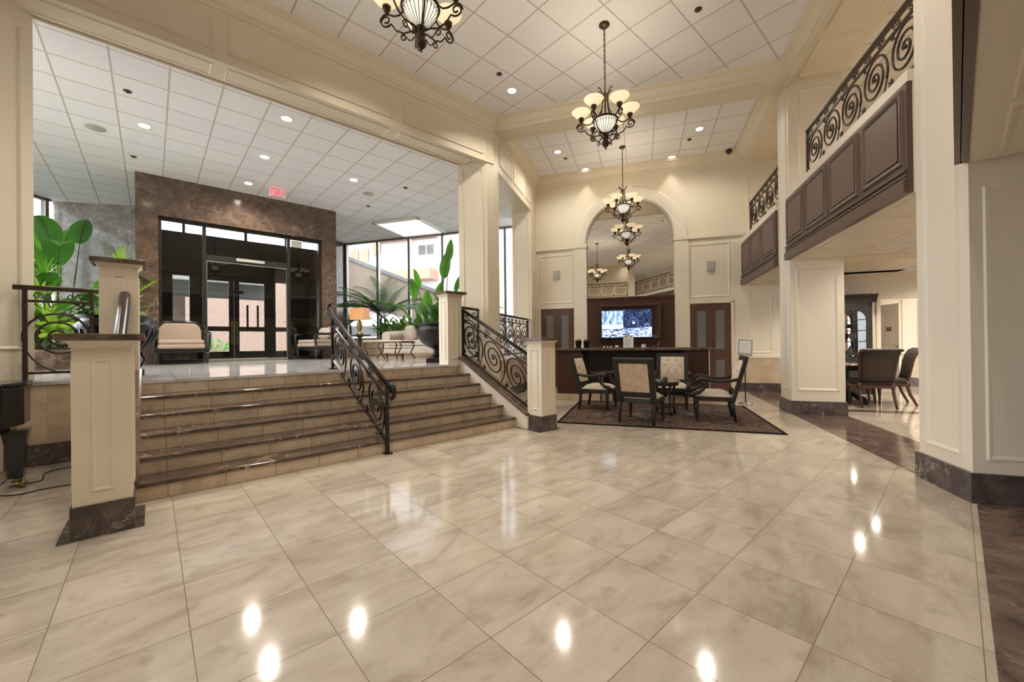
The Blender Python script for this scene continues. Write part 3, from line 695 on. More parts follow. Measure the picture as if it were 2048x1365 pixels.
for x, z in ((-10.2,9.6),(-9.0,9.6),(-7.6,10.2)): MB().box(x,x+.9,-.12,0,z,z+1.3).build('peach_panel', M['peach'], tw)
f_ = MB().box(-2.5,-.6,-.06,0,9.65,10.85).build('window', M['white_out'], tw); MB().box(-2.36,-1.62,-.09,-.06,9.8,10.7).box(-1.48,-.75,-.09,-.06,9.8,10.7).build('pane', M['grey_out'], f_)
# ------------------------------------------------------------------ staircase
U0, UW, T, RS, V0 = -.10, 4.17, .29, .15, 4.46
st = thing('staircase', 'six-step staircase of beige risers and dark marble treads up to the hall', 'staircase', WB(0,V0,0), RB)
for i in range(6):
    MB().box(U0,UW-.1,i*T,1.50,RS*i+(.0 if i == 0 else -.002),RS*(i+1)-.032).build('riser', M['riser'], st)
    if i < 5: MB().box(U0-.0,UW-.1,i*T-.022,(i+1)*T+.005,RS*(i+1)-.032,RS*(i+1)).build('tread', M['tread'], st, bev=.006)
for a, b in ((4.07,4.27),(-.30,-.10)):
    MB().xprism([(-.26,0),(-.26,.20),(1.46,1.0),(1.62,1.0),(1.62,0)], a, b).build('stringer', M['cream_white'], st)
    MB().xprism([(-.26,.20),(1.45,1.0),(1.64,1.0),(1.64,1.03),(1.44,1.03),(-.26,.233)], a-.025, b+.025).build('stringer_cap', M['dark_marble'], st)
# ------------------------------------------------------------------ newel posts
def newel(label, u, v, z0, h, base):
    t = thing('newel_post', label, 'newel post', WB(u,v,z0), RB, 'panelled newel posts of the stairs'); a = .145
    if base:
        MB().box(-a-.012,a+.012,-a-.012,a+.012,0,.215).build('post_base', M['base_marble'], t, bev=.003)
        MB().box(-a-.07,a+.06,-a-.03,a+.19,0,.005).build('floor_plinth', M['base_marble'], t)
    m = MB(); m.box(-a,a,-a,a,.205 if base else 0,h-.11)
    m.lathe([(a*1.4142,h-.13),(a*1.4142,h-.10),(a*1.50,h-.075),(a*1.75,h-.05),(a*1.78,h-.045)], 4, sm=False)
    k = len(m.v)-20
    for i in range(k, len(m.v)):
        p = m.v[i]; m.v[i] = Matrix.Rotation(PI/4,4,'Z') @ p
    m.build('post_body', M['cream'], t)
    m = MB(); z1 = .30 if base else .10
    for ang in range(4):
        m.M = Matrix.Rotation(ang*PI/2,4,'Z'); m.frame((-.055 if ang % 2 == 0 else -.075,-a,z1), X3, Z3, .11 if ang % 2 == 0 else .15, h-.17-z1, -Y3, .022, .010)
    m.build('panel_moulding', M['cream_white'], t)
    MB().box(-.215,.215,-.215,.215,h-.046,h).build('cap_stone', M['dark_marble'], t, bev=.006)
    return t
newel('cream newel post with dark stone cap at the left foot of the stairs', -.245, 4.035, 0, 1.36, True)
newel('cream newel post with dark stone cap beside the rug at the stair foot', 4.255, 4.09, 0, 1.34, True)
newel('cream newel post with dark stone cap at the left head of the stairs', -.245, 6.02, ZP, 1.29, False)
newel('cream newel post with dark stone cap beside the flower urn on the platform', 3.985, 6.07, ZP, 1.28, False)

# ------------------------------------------------------------------ scroll ironwork
def spiral(cx, cz, r0, turns, a0, d=1, r1=.02, n=44):
    pts = []
    for i in range(n+1):
        f = i/n; r = r0*(1-f)**1.0 + r1*f; a = a0 + d*2*PI*turns*f; pts.append((cx+r*math.cos(a), 0, cz+r*math.sin(a)))
    return pts
def leafy(m, x, z, s, d=1):
    for a, l in ((.5,1),(1.3,.8),(-.3,.8)):
        c, q = math.cos(a)*d, math.sin(a)
        m.tube([(x,0,z),(x+c*s*.5*l,.012,z+q*s*.5*l+.01),(x+c*s*l,-.006,z+q*s*l)], [.006,.014,.003], 6)
def railing(name, label, L, H, loc, rot, slope=0, zb=.06, posts=(0,1), group=None, mat=None, cap=.5, pend=None, nsc=None, top_over=(.04,.04)):
    mat = mat or M['iron']
    t = thing(name, label, 'railing', loc, rot, group)
    def sh(pts): return [(p[0], p[1], p[2]+slope*p[0]) for p in pts]
    c = math.sqrt(1+slope*slope)
    zt, z2 = H, H-.13*c
    pend = pend or (0,0)
    m = MB(); hp = sh([(-top_over[0],0,zt),(L+top_over[1],0,zt)])
    m.bar(hp[0], hp[1], .055, .028); h2 = sh([(-top_over[0],0,zt+.018),(L+top_over[1],0,zt+.018)]); m.tube(h2, .020, 8)
    m.build('handrail', mat, t)
    m = MB(); q = sh([(0,0,z2),(L,0,z2)]); m.bar(q[0], q[1], .022, .026); m.build('upper_bar', mat, t)
    m = MB(); q = sh([(0,0,zb),(L,0,zb)]); m.bar(q[0], q[1], .030, .026); m.build('lower_bar', mat, t)
    for k, f in enumerate(posts):
        x = f*L; e = pend[k] if k < len(pend) else 0
        m = MB(); m.bar((x,0,slope*x+e), (x,0,slope*x+zt), .036, .036); m.ball((x,0,slope*x+z2-.05), .024, 8); m.ball((x,0,slope*x+zb+.05), .024, 8)
        m.box(x-.05,x+.05,-.045,.045,slope*x+e,slope*x+e+.012); m.build('post', mat, t)
    hh = z2-zb; n_ = nsc or max(1, round(L/(hh*.78))); w_ = L/n_; R = min(hh*.47, w_*.55)
    for i in range(n_*2):          # frieze of small S scrolls
        x = (i+.5)*w_/2; r = .036; zc = (zt+z2)/2-.005; d = 1 if i % 2 == 0 else -1
        a = spiral(x-.036, zc, r, 1.2, 0 if d > 0 else 0, d, .008, 14); b = spiral(x+.036, zc, r, 1.2, PI, d, .008, 14)
        m = MB(); m.tube(sh(a[::-1]+b), .0055, 5); m.build('frieze_scroll', mat, t)
    for i in range(n_):
        cx = (i+.5)*w_; cz = zb+hh*.52
        m = MB(); sp_ = spiral(cx, cz, R, 2.6, -PI*.85, -1, .03, 60)
        lead = [(cx-w_*.5, 0, zb+hh*.05), (cx-w_*.40, 0, zb+hh*.12)] if False else []
        m.tube(sh(lead+sp_), .013, 6)
        m.tube(sh([(cx+R*.95*math.cos(a), 0, cz+R*.95*math.sin(a)-hh*.06-.02*j) for j, a in enumerate([(-.95+.09*q_)*PI for q_ in range(8)])]), .008, 6)
        m.ball(sh([(cx,0,cz)])[0], .022, 8); m.build('scroll', mat, t)
        m = MB(); x = cx+w_*.42; 
        m.M = None; p = sh([(x,0,z2-.03)])[0]; leafy(m, p[0]-.02, p[2]-.03, .10, -1); m.build('leaf_ornament', mat, t); m = MB(); p = sh([(x,0,zb+.04)])[0]; leafy(m, p[0]-.03, p[2], .10, 1); m.build('leaf_ornament', mat, t)
    return t
# centre stair rail: local x runs up the stairs (from foot to head)
RU = RB + PI/2
cr_ = railing('stair_railing', 'dark iron scroll railing running up the middle of the stairs', 1.86, .80, WB(2.03,4.43,0), RU, slope=.49, zb=.13, pend=(0,-.01), nsc=3, top_over=(.14,.16))
for x, z, s in ((-.14,.80-.07,1),(2.02,.80+.99,-1)):
    m = MB(); m.tube([(x+s*.06,0,z+.08),(x,0,z+.075),(x-s*.045,0,z+.03),(x-s*.04,0,z-.05),(x+s*.02,0,z-.09),(x+s*.06,0,z-.06)], [.024,.026,.028,.026,.022,.016], 8)
    m.build('volute', M['iron'], cr_)
railing('stair_railing', 'dark iron scroll railing on the right stair stringer', 1.70, .82, WB(4.17,4.24,.24), RU, slope=.468, zb=.05, nsc=3, pend=(0,0), top_over=(-.06,.08))
lr = railing('stair_railing', 'dark iron stair handrail ending behind the left foot newel post', 1.62, .80, WB(-.20,4.30,.24), RU, slope=.468, zb=.05, nsc=2)
m = MB(); m.tube([(-.06,0,.80),(.0,0,.83),(1.66,0,1.61),(1.74,0,1.62)], .045, 12); m.build('round_handrail', M['iron'], lr)
# guard rails on the platform
def guard(label, p, q, z0, H, nsc=None, group=None, mat=None, over=(.10,.04)):
    d = Vector(q)-Vector(p); return railing('guard_railing', label, d.length, H, Vector((p[0],p[1],z0)), math.atan2(d.y,d.x), zb=.10, nsc=nsc, group=group, mat=mat, top_over=over)
guard('iron scroll guard railing between the left wall and the upper left newel post', WB(-.99,6.60), WB(-.50,6.60), ZP, 1.00, 1, mat=M['iron_dull'], over=(.08,.15))
guard('short iron guard railing beside the upper right newel post and the corner column', WB(4.28,6.16), WB(4.84,6.38), ZP, 1.02, 1, over=(.02,.02))
guard('iron scroll guard railing in the bay opening beyond the corner column', WA(-2.95,8.05), WA(-2.95,10.5), ZP, .98, 4, over=(.02,.04))
# galleries
def grail(label, v0, v1, nsc): return guard(label, WA(2.50,v0), WA(2.50,v1), 3.76, .78, nsc, 'gallery railings', M['iron_dull'], (.02,.02))
grail('iron scroll railing on the near end of the right gallery above the wooden panels', 4.68, 7.40, 5)
grail('iron scroll railing on the far gallery bay beside the arched wall', 8.52, 10.85, 4)
guard('iron scroll railing on the gallery overhead at the right edge', WB(-.85,-.16), WB(4.4,-.16), 3.76, .78, 7, 'gallery railings', M['iron_dull'], (.02,.02))
def woodfront(label, loc, rot, L, n):
    t = thing('gallery_panelling', label, 'wood panelling', loc, rot, 'wooden gallery fronts')
    m = MB(); m.box(-.045,0,0,L,0,1.03); m.box(-.075,-.04,0,L,0,.12); m.box(-.062,-.04,0,L,.155,.175); m.box(-.066,-.04,0,L,.20,.225); m.box(-.058,-.04,0,L,.125,.145)
    m.build('panel_base', M['wood_bal'], t)
    w_ = L/n
    for i in range(n):
        m = MB(); y = i*w_+.05; m.frame((-.045,y,.27), Y3, Z3, w_-.10, .72, -X3, .07, .022)
        m.box(-.058,-.045,y+.075,y+w_-.175,.345,.915); m.build('raised_panel', M['wood_bal'], t)
    return t
woodfront('brown wood panelling on the gallery front between the two right piers', WA(2.40,4.66,2.62), RA, 3.28, 4)
woodfront('brown wood panelling on the far gallery front beside the arched wall', WA(2.40,8.51,2.62), RA, 2.63, 3)
woodfront('brown wood panelling overhead at the right edge, seen almost edge-on', WB(-1.15,-.075,2.612), RB-PI/2, 5.8, 7)
# rear gallery seen in the mirror
rg = struct(MB().box(-3.7,-.48,-2.6,-.95,2.62,3.76).build('trim_gallery_rear', M['cream_white'], fr='A'))
struct(MB().box(-.72,-.36,-1.35,-.98,2.62,5.9).build('wall_rear_column', M['cream_white'], fr='A'))
guard('iron railing on the rear gallery reflected at the left of the mirror', WA(-3.6,-1.0), WA(-.75,-1.0), 3.76, .80, 4, 'gallery railings', M['iron_dull'], (.02,.02))
struct(MB().box(-6,-.5,-2.8,-2.6,3.76,6).build('wall_rear_gallery', M['cream'], fr='A'))
# ------------------------------------------------------------------ chandeliers (local z=0 at the ceiling)
def chandelier(label, loc, drop):
    t = thing('chandelier', label, 'chandelier', loc, .35, 'six-arm bronze chandeliers'); B = -drop   # B = z of the finial tip
    mt = M['bronze']
    MB().lathe([(.0,0),(.075,0),(.078,-.015),(.05,-.04),(.015,-.05),(0.0,-.055)][::-1], 20).build('canopy', mt, t)
    m = MB(); z = -.05; top = B+.86; k = 0
    while z > top:
        a = k % 2; pts = [(.014*math.cos(q)*(1-a), .014*math.cos(q)*a, z-.022+.026*math.sin(q)) for q in [2*PI*i/10 for i in range(11)]]
        m.tube(pts, .004, 5); z -= .040; k += 1
    m.tube([(.012,.01,-.05),(.012,.01,top)], .003, 5); m.build('chain', mt, t)
    m = MB(); m.lathe([(.0,.0),(.012,.01),(.012,.035),(.03,.045),(.052,.075),(.055,.105),(.04,.13),(.03,.14),(.045,.16),(.035,.20),(.05,.23),(.03,.25),(0,.25)], 16, (0,0,B)); m.build('finial', mt, t)
    MB().lathe([(.03,.0),(.09,.045),(.14,.11),(.165,.175),(.168,.19),(.0,.192)], 24, (0,0,B+.235)).build('glass_bowl', M['bowl'], t)
    m = MB()
    for i in range(24):
        a = 2*PI*i/24; c, s = math.cos(a), math.sin(a)
        m.tube([(r*c,r*s,B+.235+z) for r, z in ((.035,.002),(.095,.044),(.146,.109),(.171,.18))], .0035, 4)
    for i in range(24):
        a, b = 2*PI*i/24, 2*PI*(i+.5)/24; d = 2*PI*(i+1)/24
        m.tube([(.158*math.cos(a),.158*math.sin(a),B+.365),(.171*math.cos(b),.171*math.sin(b),B+.40),(.158*math.cos(d),.158*math.sin(d),B+.365)], .003, 4)
    m.tube([(.172*math.cos(2*PI*i/28),.172*math.sin(2*PI*i/28),B+.425) for i in range(29)], .015, 6); m.build('bowl_cage', mt, t)
    m = MB()
    for i in range(6):
        a = 2*PI*i/6; c, s = math.cos(a), math.sin(a)
        m.tube([(r*c,r*s,B+z) for r, z in ((.17,.425),(.11,.47),(.055,.58),(.04,.70),(.045,.80),(.075,.865),(.10,.885),(.112,.872))], [.008,.008,.009,.009,.009,.008,.008,.011], 6)
    m.lathe([(.0,.70),(.03,.71),(.05,.76),(.045,.80),(.015,.83),(.012,.86),(0,.87)], 12, (0,0,B))
    m.lathe([(0,.42),(.02,.43),(.025,.46),(.01,.50),(.0,.53)], 10, (0,0,B)); m.build('crown_stem', mt, t)
    for i in range(6):
        a = 2*PI*(i+.5)/6; R = Matrix.Rotation(a,4,'Z'); m = MB(); m.M = R
        pts = [(r,0,B+z) for r, z in ((.04,.20),(.09,.215),(.17,.205),(.25,.245),(.30,.315))]
        pts += [(.352+.056*math.cos(q), 0, B+.345+.056*math.sin(q)) for q in [PI*1.08-.0 - 2*PI*k/14*1.0 for k in range(-2,0)]]
        m.tube(pts, .0085, 6)
        sp_ = [(.352+(.062-.0024*k)*math.cos(PI*1.25+.42*k), 0, B+.352+(.062-.0024*k)*math.sin(PI*1.25+.42*k)) for k in range(20)]
        m.tube(sp_, .0085, 6)
        m.tube([(r,0,B+z) for r, z in ((.172,.425),(.22,.385),(.27,.385),(.315,.405),(.345,.418),(.375,.41),(.405,.38),(.414,.35))], .0085, 6)
        m.tube([(.17+.032*math.cos(PI*.5-.5*k)*(1-k*.04), 0, B+.168+.036*math.sin(PI*.5-.5*k)*(1-k*.04)) for k in range(15)], .007, 5)
        m.tube([(r,0,B+z) for r, z in ((.06,.16),(.09,.13),(.125,.135),(.14,.165))], .006, 5)
        ar = m.build('arm', mt, t)
        m = MB(); m.M = R; m.lathe([(.012,.41),(.014,.425),(.03,.445),(.040,.475),(.041,.49),(0,.49)], 14, (.345,0,B)); m.build('cup', mt, ar)
        m = MB(); m.M = R; m.lathe([(.036,.488),(.066,.508),(.102,.540),(.124,.566),(.137,.580),(.134,.584),(.118,.568),(.094,.542),(.056,.512),(.0,.500)], 20, (.345,0,B)); m.build('shade', M['shade'], ar)
        bulb(Vector(loc)+Vector((.345*math.cos(a+.35),.345*math.sin(a+.35),B+.548)), 4.6, r=.022)
    return t
chandelier('bronze chandelier nearest the camera, hanging before the cream header', WB(1.916,3.37,ZM), ZM-4.03)
chandelier('bronze chandelier on a long chain in front of the cross beam', WA(-.47,5.95,ZM), ZM-4.055)
chandelier('bronze chandelier hanging in the far bay before the arched mirror', WA(-.40,9.98,ZB), ZB-4.10)

# ------------------------------------------------------------------ ceiling fixtures
lens0 = {}
def downlight(label, loc, power, ang=2.3, vis=True):
    t = thing('recessed_light', label, 'ceiling light', loc, 0, 'recessed ceiling lights')
    if 'a' not in lens0:
        MB().lathe([(.072,-.002),(.095,-.006),(.10,.0)], 24).build('trim_ring', M['white'], t)
        MB().lathe([(.0,-.004),(.074,-.004),(.074,.0),(0,.0)], 24).build('lens', M['lamp_disc'], t); lens0['a'] = t
    else:
        for ch in lens0['a'].children: c = ch.copy(); COL.objects.link(c); c.parent = t
    spot(Vector(loc)-Vector((0,0,.02)), power, ang)
PM, PH, PB = 122, 185, 48
downlight('lit recessed light in the main ceiling just left of the middle chandelier', WB(4.93,5.40,ZM), PM)
for k, (u, v) in enumerate(((2.4,5.0),(-.4,4.2),(4.3,1.2),(1.6,.4),(-1.2,1.6),(-2.6,-.6),(.6,-1.8))):
    spot(WB(u,v,ZM-.02), PM)
for nm, u, v in (('left one nearest the cross beam',-1.92,9.72),('left one close to the arched wall',-1.41,10.97),('right one nearest the gallery',1.26,9.70),('right one close to the arched wall',.77,10.97)):
    downlight('lit recessed light in the far bay ceiling, the '+nm, WA(u,v,ZB), *((130, 2.7) if v < 10 else (45, 1.1)))
for nm, u, v in (('at the upper left beside the round speaker',-.06,8.97),('close to the cream header',1.65,7.21),('one row behind the header',1.66,8.96),('just above the portal beside the exit sign',1.65,10.66),('on the right, halfway to the corner column',3.37,8.94)):
    downlight('lit recessed light in the hall ceiling '+nm, WB(u,v,ZH), PH, 2.6)
spot(WB(-1.8,9.0,ZH-.02), PH); spot(WB(3.4,12,ZH-.02), 30)
downlight('lit recessed light in the lower room ceiling behind the right pier', WA(3.97,7.40,2.80), 100, 2.7)
spot(WA(5.6,8.2,2.78), 100, 2.7); spot(WA(4.6,10.3,2.62), 110, 2.6); spot(WA(6.3,10.6,2.78), 90, 2.7); spot(WA(6.3,13.2,2.78), 16); spot(WA(4.2,5.6,2.78), 100, 2.7); spot(WA(3.9,9.3,2.62), 80, 2.6)
for v in (5.6,7.6,9.6): spot(WA(4.1,v,5.70), 40)
downlight('lit recessed light under the upper gallery ceiling seen through the scroll railing', WA(3.75,6.3,5.72), 30)
downlight('second lit recessed light under the upper gallery ceiling, nearer the far pier', WA(4.0,7.15,5.72), 30)
for nm, u, v in (('left',.55,12.4),('middle',1.78,12.3),('right',2.95,12.4)):
    downlight('small recessed light in the vestibule ceiling, '+nm+' of three', WB(u,v,4.72), 14)
spr = MB().lathe([(.0,-.03),(.012,-.03),(.012,-.022),(.045,-.012),(.05,0)], 16)
def sprk(label, loc):
    global SP0
    if 'SP0' not in globals(): SP0 = spr.build('sprinkler_head', M['iron_dull']); o = SP0
    else: o = SP0.copy(); COL.objects.link(o)
    o.location = loc; tag(o, label, 'sprinkler', 'ceiling sprinklers')
sprk('dark sprinkler head in the main ceiling beside the recessed light', WB(4.46,5.20,ZM)); sprk('dark sprinkler head in the main ceiling at the top right', WB(5.68,2.36,ZM))
sprk('dark sprinkler head in the far bay ceiling on the left', WA(-1.80,10.13,ZB)); sprk('dark sprinkler head in the far bay ceiling on the right', WA(1.10,10.13,ZB))
sprk('sprinkler head in the hall ceiling nearest the left pilaster', WB(-.23,7.90,ZH)); sprk('sprinkler head in the hall ceiling left of the portal', WB(-.23,10.55,ZH))
sprk('sprinkler head in the hall ceiling right of the portal', WB(4.45,8.6,ZH)); sprk('sprinkler head in the lower room ceiling', WA(4.82,10.08,2.80))
sprk('sprinkler head in the hall ceiling between portal and skylight', WB(4.3,10.4,ZH))
def csp(label, loc): tag(MB().lathe([(0,-.012),(.10,-.012),(.105,-.006),(.13,-.008),(.135,0)], 24, loc).build('ceiling_speaker', M['speaker']), label, 'speaker', 'ceiling speakers')
csp('round grey ceiling speaker at the upper left of the hall ceiling', WB(-.67,9.58,ZH)); csp('round ceiling speaker on the right of the hall ceiling', WB(3.96,9.54,ZH))
sc_ = thing('security_camera', 'small black dome camera in the far right ceiling corner', 'camera', WA(2.08,10.98,ZB-.05))
MB().lathe([(0,.05),(.05,.05),(.06,.03),(.045,.01),(.0,.01)][::-1], 16).build('mount', M['black_matte'], sc_)
MB().ball((0,0,0), .07, 14).build('dome', M['black'], sc_)
for nm, u, z in (('left',-2.28,3.14),('right',1.66,3.13)):
    ws = thing('wall_speaker', f'small grey speaker on the far wall panel {nm} of the arch', 'speaker', WA(u,FV,z-.11), RA, 'wall speakers')
    MB().box(-.085,.085,-.05,-.005,0,.25).build('speaker_body', M['grey'], ws, bev=.006); MB().box(-.072,.072,-.056,-.05,.012,.238).build('grille', M['speaker'], ws)

# ------------------------------------------------------------------ bar: back panel, television, counter
bp = thing('bar_back_panel', 'dark mahogany back panel filling the arch below the mirror', 'wood panelling', WA(UC,FV,.9), RA)
MB().box(-1.12,1.12,-.05,.07,.0,1.53).build('panel_board', M['wood_dark'], bp)
m = MB(); m.box(-.80,.80,-.10,-.05,.40,1.36); m.frame((-.80,-.10,.40), X3, Z3, 1.60, .96, -Y3, .13, .05); m.box(-1.12,1.12,-.07,.09,1.50,1.56); m.box(-.80,.72,-.16,-.05,.37,.40)
m.build('recess_frame', M['wood_dark'], bp, bev=.004)
tv = thing('television', 'wall television showing a blue-white picture above the bar', 'television', WA(-.39,FV-.12,1.74), RA)
MB().box(-.655,.655,-.05,.0,-.385,.385).build('tv_body', M['black_matte'], tv, bev=.006); MB().box(-.635,.635,-.054,-.05,-.36,.365).build('screen', M['tv'], tv)
ct = thing('bar_counter', 'long mahogany bar counter with dark stone top before the television', 'counter', WA(-.26,8.95,0), RA)
MB().box(-1.66,1.62,-.22,.52,1.08,1.135).build('counter_top', M['dark_marble'], ct, bev=.008)
MB().box(-1.55,-1.0,-.14,.45,.12,1.08).build('left_pedestal', M['wood_dark'], ct, bev=.006); MB().box(1.05,1.52,-.14,.45,.12,1.08).build('right_pedestal', M['wood_dark'], ct, bev=.006)
MB().box(-1.0,1.05,.12,.45,.12,1.08).build('front_panel', M['wood_black'], ct); MB().box(-1.60,1.56,-.17,.40,0,.125).build('plinth', M['stone'], ct, bev=.006)
m = MB(); m.box(1.521,1.536,-.155,-.142,.12,1.08); m.build('edge_strip', M['cream'], ct)
bs = thing('bar_stool', 'low brown wooden stool in the dark knee space of the bar', 'stool', WA(-.72,8.86,0), RA)
MB().lathe([(0,.58),(.17,.58),(.18,.60),(.17,.63),(0,.64)], 20).build('seat', M['wood_red'], bs)
for a in range(4):
    c, s = math.cos(PI/4+a*PI/2), math.sin(PI/4+a*PI/2); MB().tube([(c*.19,s*.19,0),(c*.12,s*.12,.585)], .018, 8).build('leg', M['wood_red'], bs)
MB().tube([(.17*math.cos(2*PI*i/20),.17*math.sin(2*PI*i/20),.2) for i in range(21)], .010, 6).build('foot_ring', M['wood_red'], bs)
CT = 1.135
for i, (u, lab) in enumerate(((-1.35,'left black pot of small plants on the left end of the bar'),(-1.17,'right black pot of small plants on the left end of the bar'))):
    p = thing('potted_plant', lab, 'plant pot', WA(u,8.95,CT), RA, 'black pots on the bar')
    MB().lathe([(0,0),(.055,0),(.075,.15),(.078,.16),(.068,.16),(.06,.13),(0,.13)], 18).build('pot', M['black'], p)
    m = MB()
    for k in range(12):
        a = k*2.4; r = .02+.05*(k%3)/3
        m.tube([(r*math.cos(a)*.5,r*math.sin(a)*.5,.12),(r*math.cos(a),r*math.sin(a),.17),(r*1.7*math.cos(a),r*1.7*math.sin(a),.19+.02*(k%2))], [.006,.010,.002], 5, flat=(1,.4))
    m.build('foliage', M['leaf_dark'], p)
def paper_sheet(m, w_, h_): 
    for k in range(9): m.box(-w_*.38,w_*.38-(k%3)*.02,-.0045,-.002,h_*.12+k*h_*.072,h_*.12+k*h_*.072+h_*.018)
ps = thing('menu_stand', 'upright white menu sheet standing on the middle of the bar', 'menu', WA(-.28,8.92,CT), RA)
MB().box(-.105,.105,-.002,.004,0,.265).build('sheet', M['paper'], ps); m = MB(); paper_sheet(m, .2, .26); m.build('text_lines', M['ink'], ps)
MB().box(-.07,-.03,-.005,-.002,.225,.25).box(.04,.075,-.005,-.002,.228,.25).build('printed_ornament', M['brass'], ps)
for i in range(3):
    tag(MB().lathe([(0,0),(.018,0),(.024,.03),(.022,.03),(0,.006)], 14, WA(-.79+i*.075,8.92,CT)).build('small_cup', M['white']), ('left','middle','right')[i]+' of the three tiny white cups on the bar left of the menu', 'cup', 'tiny cups on the bar')
tag(MB().lathe([(0,0),(.03,0),(.042,.03),(.035,.045),(.02,.05),(0,.05)], 10, WA(-.52,8.93,CT)).build('napkin_pile', M['paper']), 'crumpled white napkins on the bar beside the menu sheet', 'napkins')
cd = thing('card_holder', 'small framed card on the bar right of the menu sheet', 'card', WA(.03,8.92,CT), RA); MB().box(-.045,.045,-.006,.02,0,.075).build('card', M['grey'], cd); MB().box(-.035,.01,-.008,-.006,.01,.065).build('card_print', M['paper'], cd)
m = MB(); m.tube([(0,0,0),(.02,0,.05),(.05,0,.12)], .004, 6); m.ball((-.06,0,.02), .014, 8); m.ball((.05,0,.12), .008, 8)
o = m.build('bar_pen', M['chrome']); o.location = WA(.30,8.95,CT+.004); tag(o, 'thin upright pen on its stand at the right end of the bar', 'pen')
ss = thing('sign_stand', 'white framed notice on a thin pole beside the right wooden doors', 'sign', WA(1.95,9.05,0), RA)
MB().lathe([(0,0),(.13,0),(.13,.012),(.02,.03),(0,.03)], 20).build('base', M['chrome'], ss); MB().tube([(0,0,.02),(0,0,1.0)], .011, 8).build('pole', M['bronze'], ss)
MT = Matrix.Translation((0,-.02,1.12)) @ Matrix.Rotation(.10,4,'Y') @ Matrix.Rotation(-.2,4,'X')
m = MB(); m.M = MT; m.box(-.15,.15,0,.015,-.19,.19); m.build('frame', M['white'], ss, bev=.004)
m = MB(); m.M = MT; m.box(-.128,.128,-.003,.0,-.168,.168); bd = m.build('mat_board', M['speaker'], ss)
m = MB(); m.M = MT; m.box(-.10,.10,-.005,-.003,-.11,.135); m.build('notice_sheet', M['paper'], bd)
m = MB(); m.M = MT
for k in range(5): m.box(-.07,.07-(k%2)*.04,-.006,-.005,-.06+k*.035,-.055+k*.035)
m.build('text_lines', M['ink'], bd)

# ------------------------------------------------------------------ rug, armchairs, side table
rg_ = MB().box(-1.56,1.56,-1.23,1.23,0,.012).build('area_rug', M['rug']); rg_.location = WA(.27,7.43,.001); rg_.rotation_euler = (0,0,RA)
tag(rg_, 'dark patterned rug under the four armchairs', 'rug')
def armchair(label, loc, rot, front):
    t = thing('armchair', label, 'chair', loc, rot, 'carved dark armchairs on the rug'); wd = M['wood_black']   # front = +y
    m = MB(); m.box(-.29,.29,-.25,.29,.315,.385); m.build('seat_frame', wd, t, bev=.01)
    m = MB()
    vs = []; N = 10
    for j in range(N+1):
        for i in range(N+1):
            x, y = -.275+.55*i/N, -.245+.525*j/N; e = min(1, 4.5*min(i,N-i)/N)*min(1, 4.5*min(j,N-j)/N); vs.append((x,y,.39+.075*e**.5))
    vs2 = [(p[0],p[1],.37) for p in vs]; fs = []
    for j in range(N):
        for i in range(N): a = j*(N+1)+i; fs += [(a,a+1,a+N+2,a+N+1), (a+121,a+N+1+121,a+N+2+121,a+1+121)]
    for i in range(N): 
        for a, b in ((i,i+1),(N*(N+1)+i+1,N*(N+1)+i),((i+1)*(N+1),i*(N+1)),(i*(N+1)+N,(i+1)*(N+1)+N)): fs.append((b,a,a+121,b+121))
    m.add(vs+vs2, fs, True); m.build("seat", M['fabric_light'], t)
    # back, leaning
    bm_ = Matrix.Translation((0,-.25,.36)) @ Matrix.Rotation(.27,4,'X')
    m = MB(); m.M = bm_; m.box(-.30,-.215,-.04,.015,-.04,.675); m.box(.215,.30,-.04,.015,-.04,.675); m.box(-.215,.215,-.04,.015,.595,.675); m.box(-.215,.215,-.04,.015,.06,.145)
    m.build('back_frame', wd, t, bev=.008)
    m = MB(); m.M = bm_; N = 8; vs = []; fs = []
    for j in range(N+1):
        for i in range(N+1):
            x, z = -.22+.44*i/N, .14+.46*j/N; e = min(1, 4*min(i,N-i)/N)*min(1, 4*min(j,N-j)/N); vs.append((x,.012+.045*e**.6,z))
    for j in range(N):
        for i in range(N): a = j*(N+1)+i; fs.append((a,a+1,a+N+2,a+N+1))
    m.add(vs, fs, True); m.build('back_cushion', M['damask'], t)
    m = MB(); m.M = bm_; m.box(-.215,.215,-.030,-.012,.145,.595); m.build('back_panel', M['damask_back'], t)
    for s in (-1,1):
        m = MB(); m.tube([(s*.285,-.33,.66),(s*.30,-.20,.635),(s*.31,-.05,.625),(s*.315,.10,.645),(s*.315,.19,.665),(s*.315,.235,.65),(s*.31,.25,.62),(s*.31,.225,.605)], [.028,.028,.030,.034,.038,.036,.030,.018], 8, flat=(1,.9))
        m.tube([(s*.31,.15,.63),(s*.305,.13,.56),(s*.30,.16,.50),(s*.295,.22,.45),(s*.292,.29,.43),(s*.29,.325,.405),(s*.29,.305,.375)], [.032,.030,.030,.036,.044,.038,.026], 8, flat=(.9,1)); m.build('armrest', wd, t)
    for x, y in ((-.255,.255),(.255,.255)):
        MB().lathe([(.018,0),(.022,.02),(.017,.03),(.020,.05),(.030,.20),(.034,.25),(.026,.265),(.036,.285),(.036,.32),(0,.32)], 12, (x,y,0)).build('leg', wd, t)
    for x in (-.26,.26):
        m = MB(); m.tube([(x,-.245,.34),(x,-.26,.18),(x,-.29,0)], [.032,.026,.018], 8); m.build('leg', wd, t)
    return t
armchair('carved dark armchair at the left of the rug with its damask back angled', WA(-.80,7.72,.013), RA-1.80, 0)
armchair('carved dark armchair with its tan woven back turned to the camera', WA(-.02,6.62,.013), RA-.28, 0)
armchair('carved dark armchair facing the camera before the bar, damask back in view', WA(.53,8.22,.013), RA+PI-.10, 0)
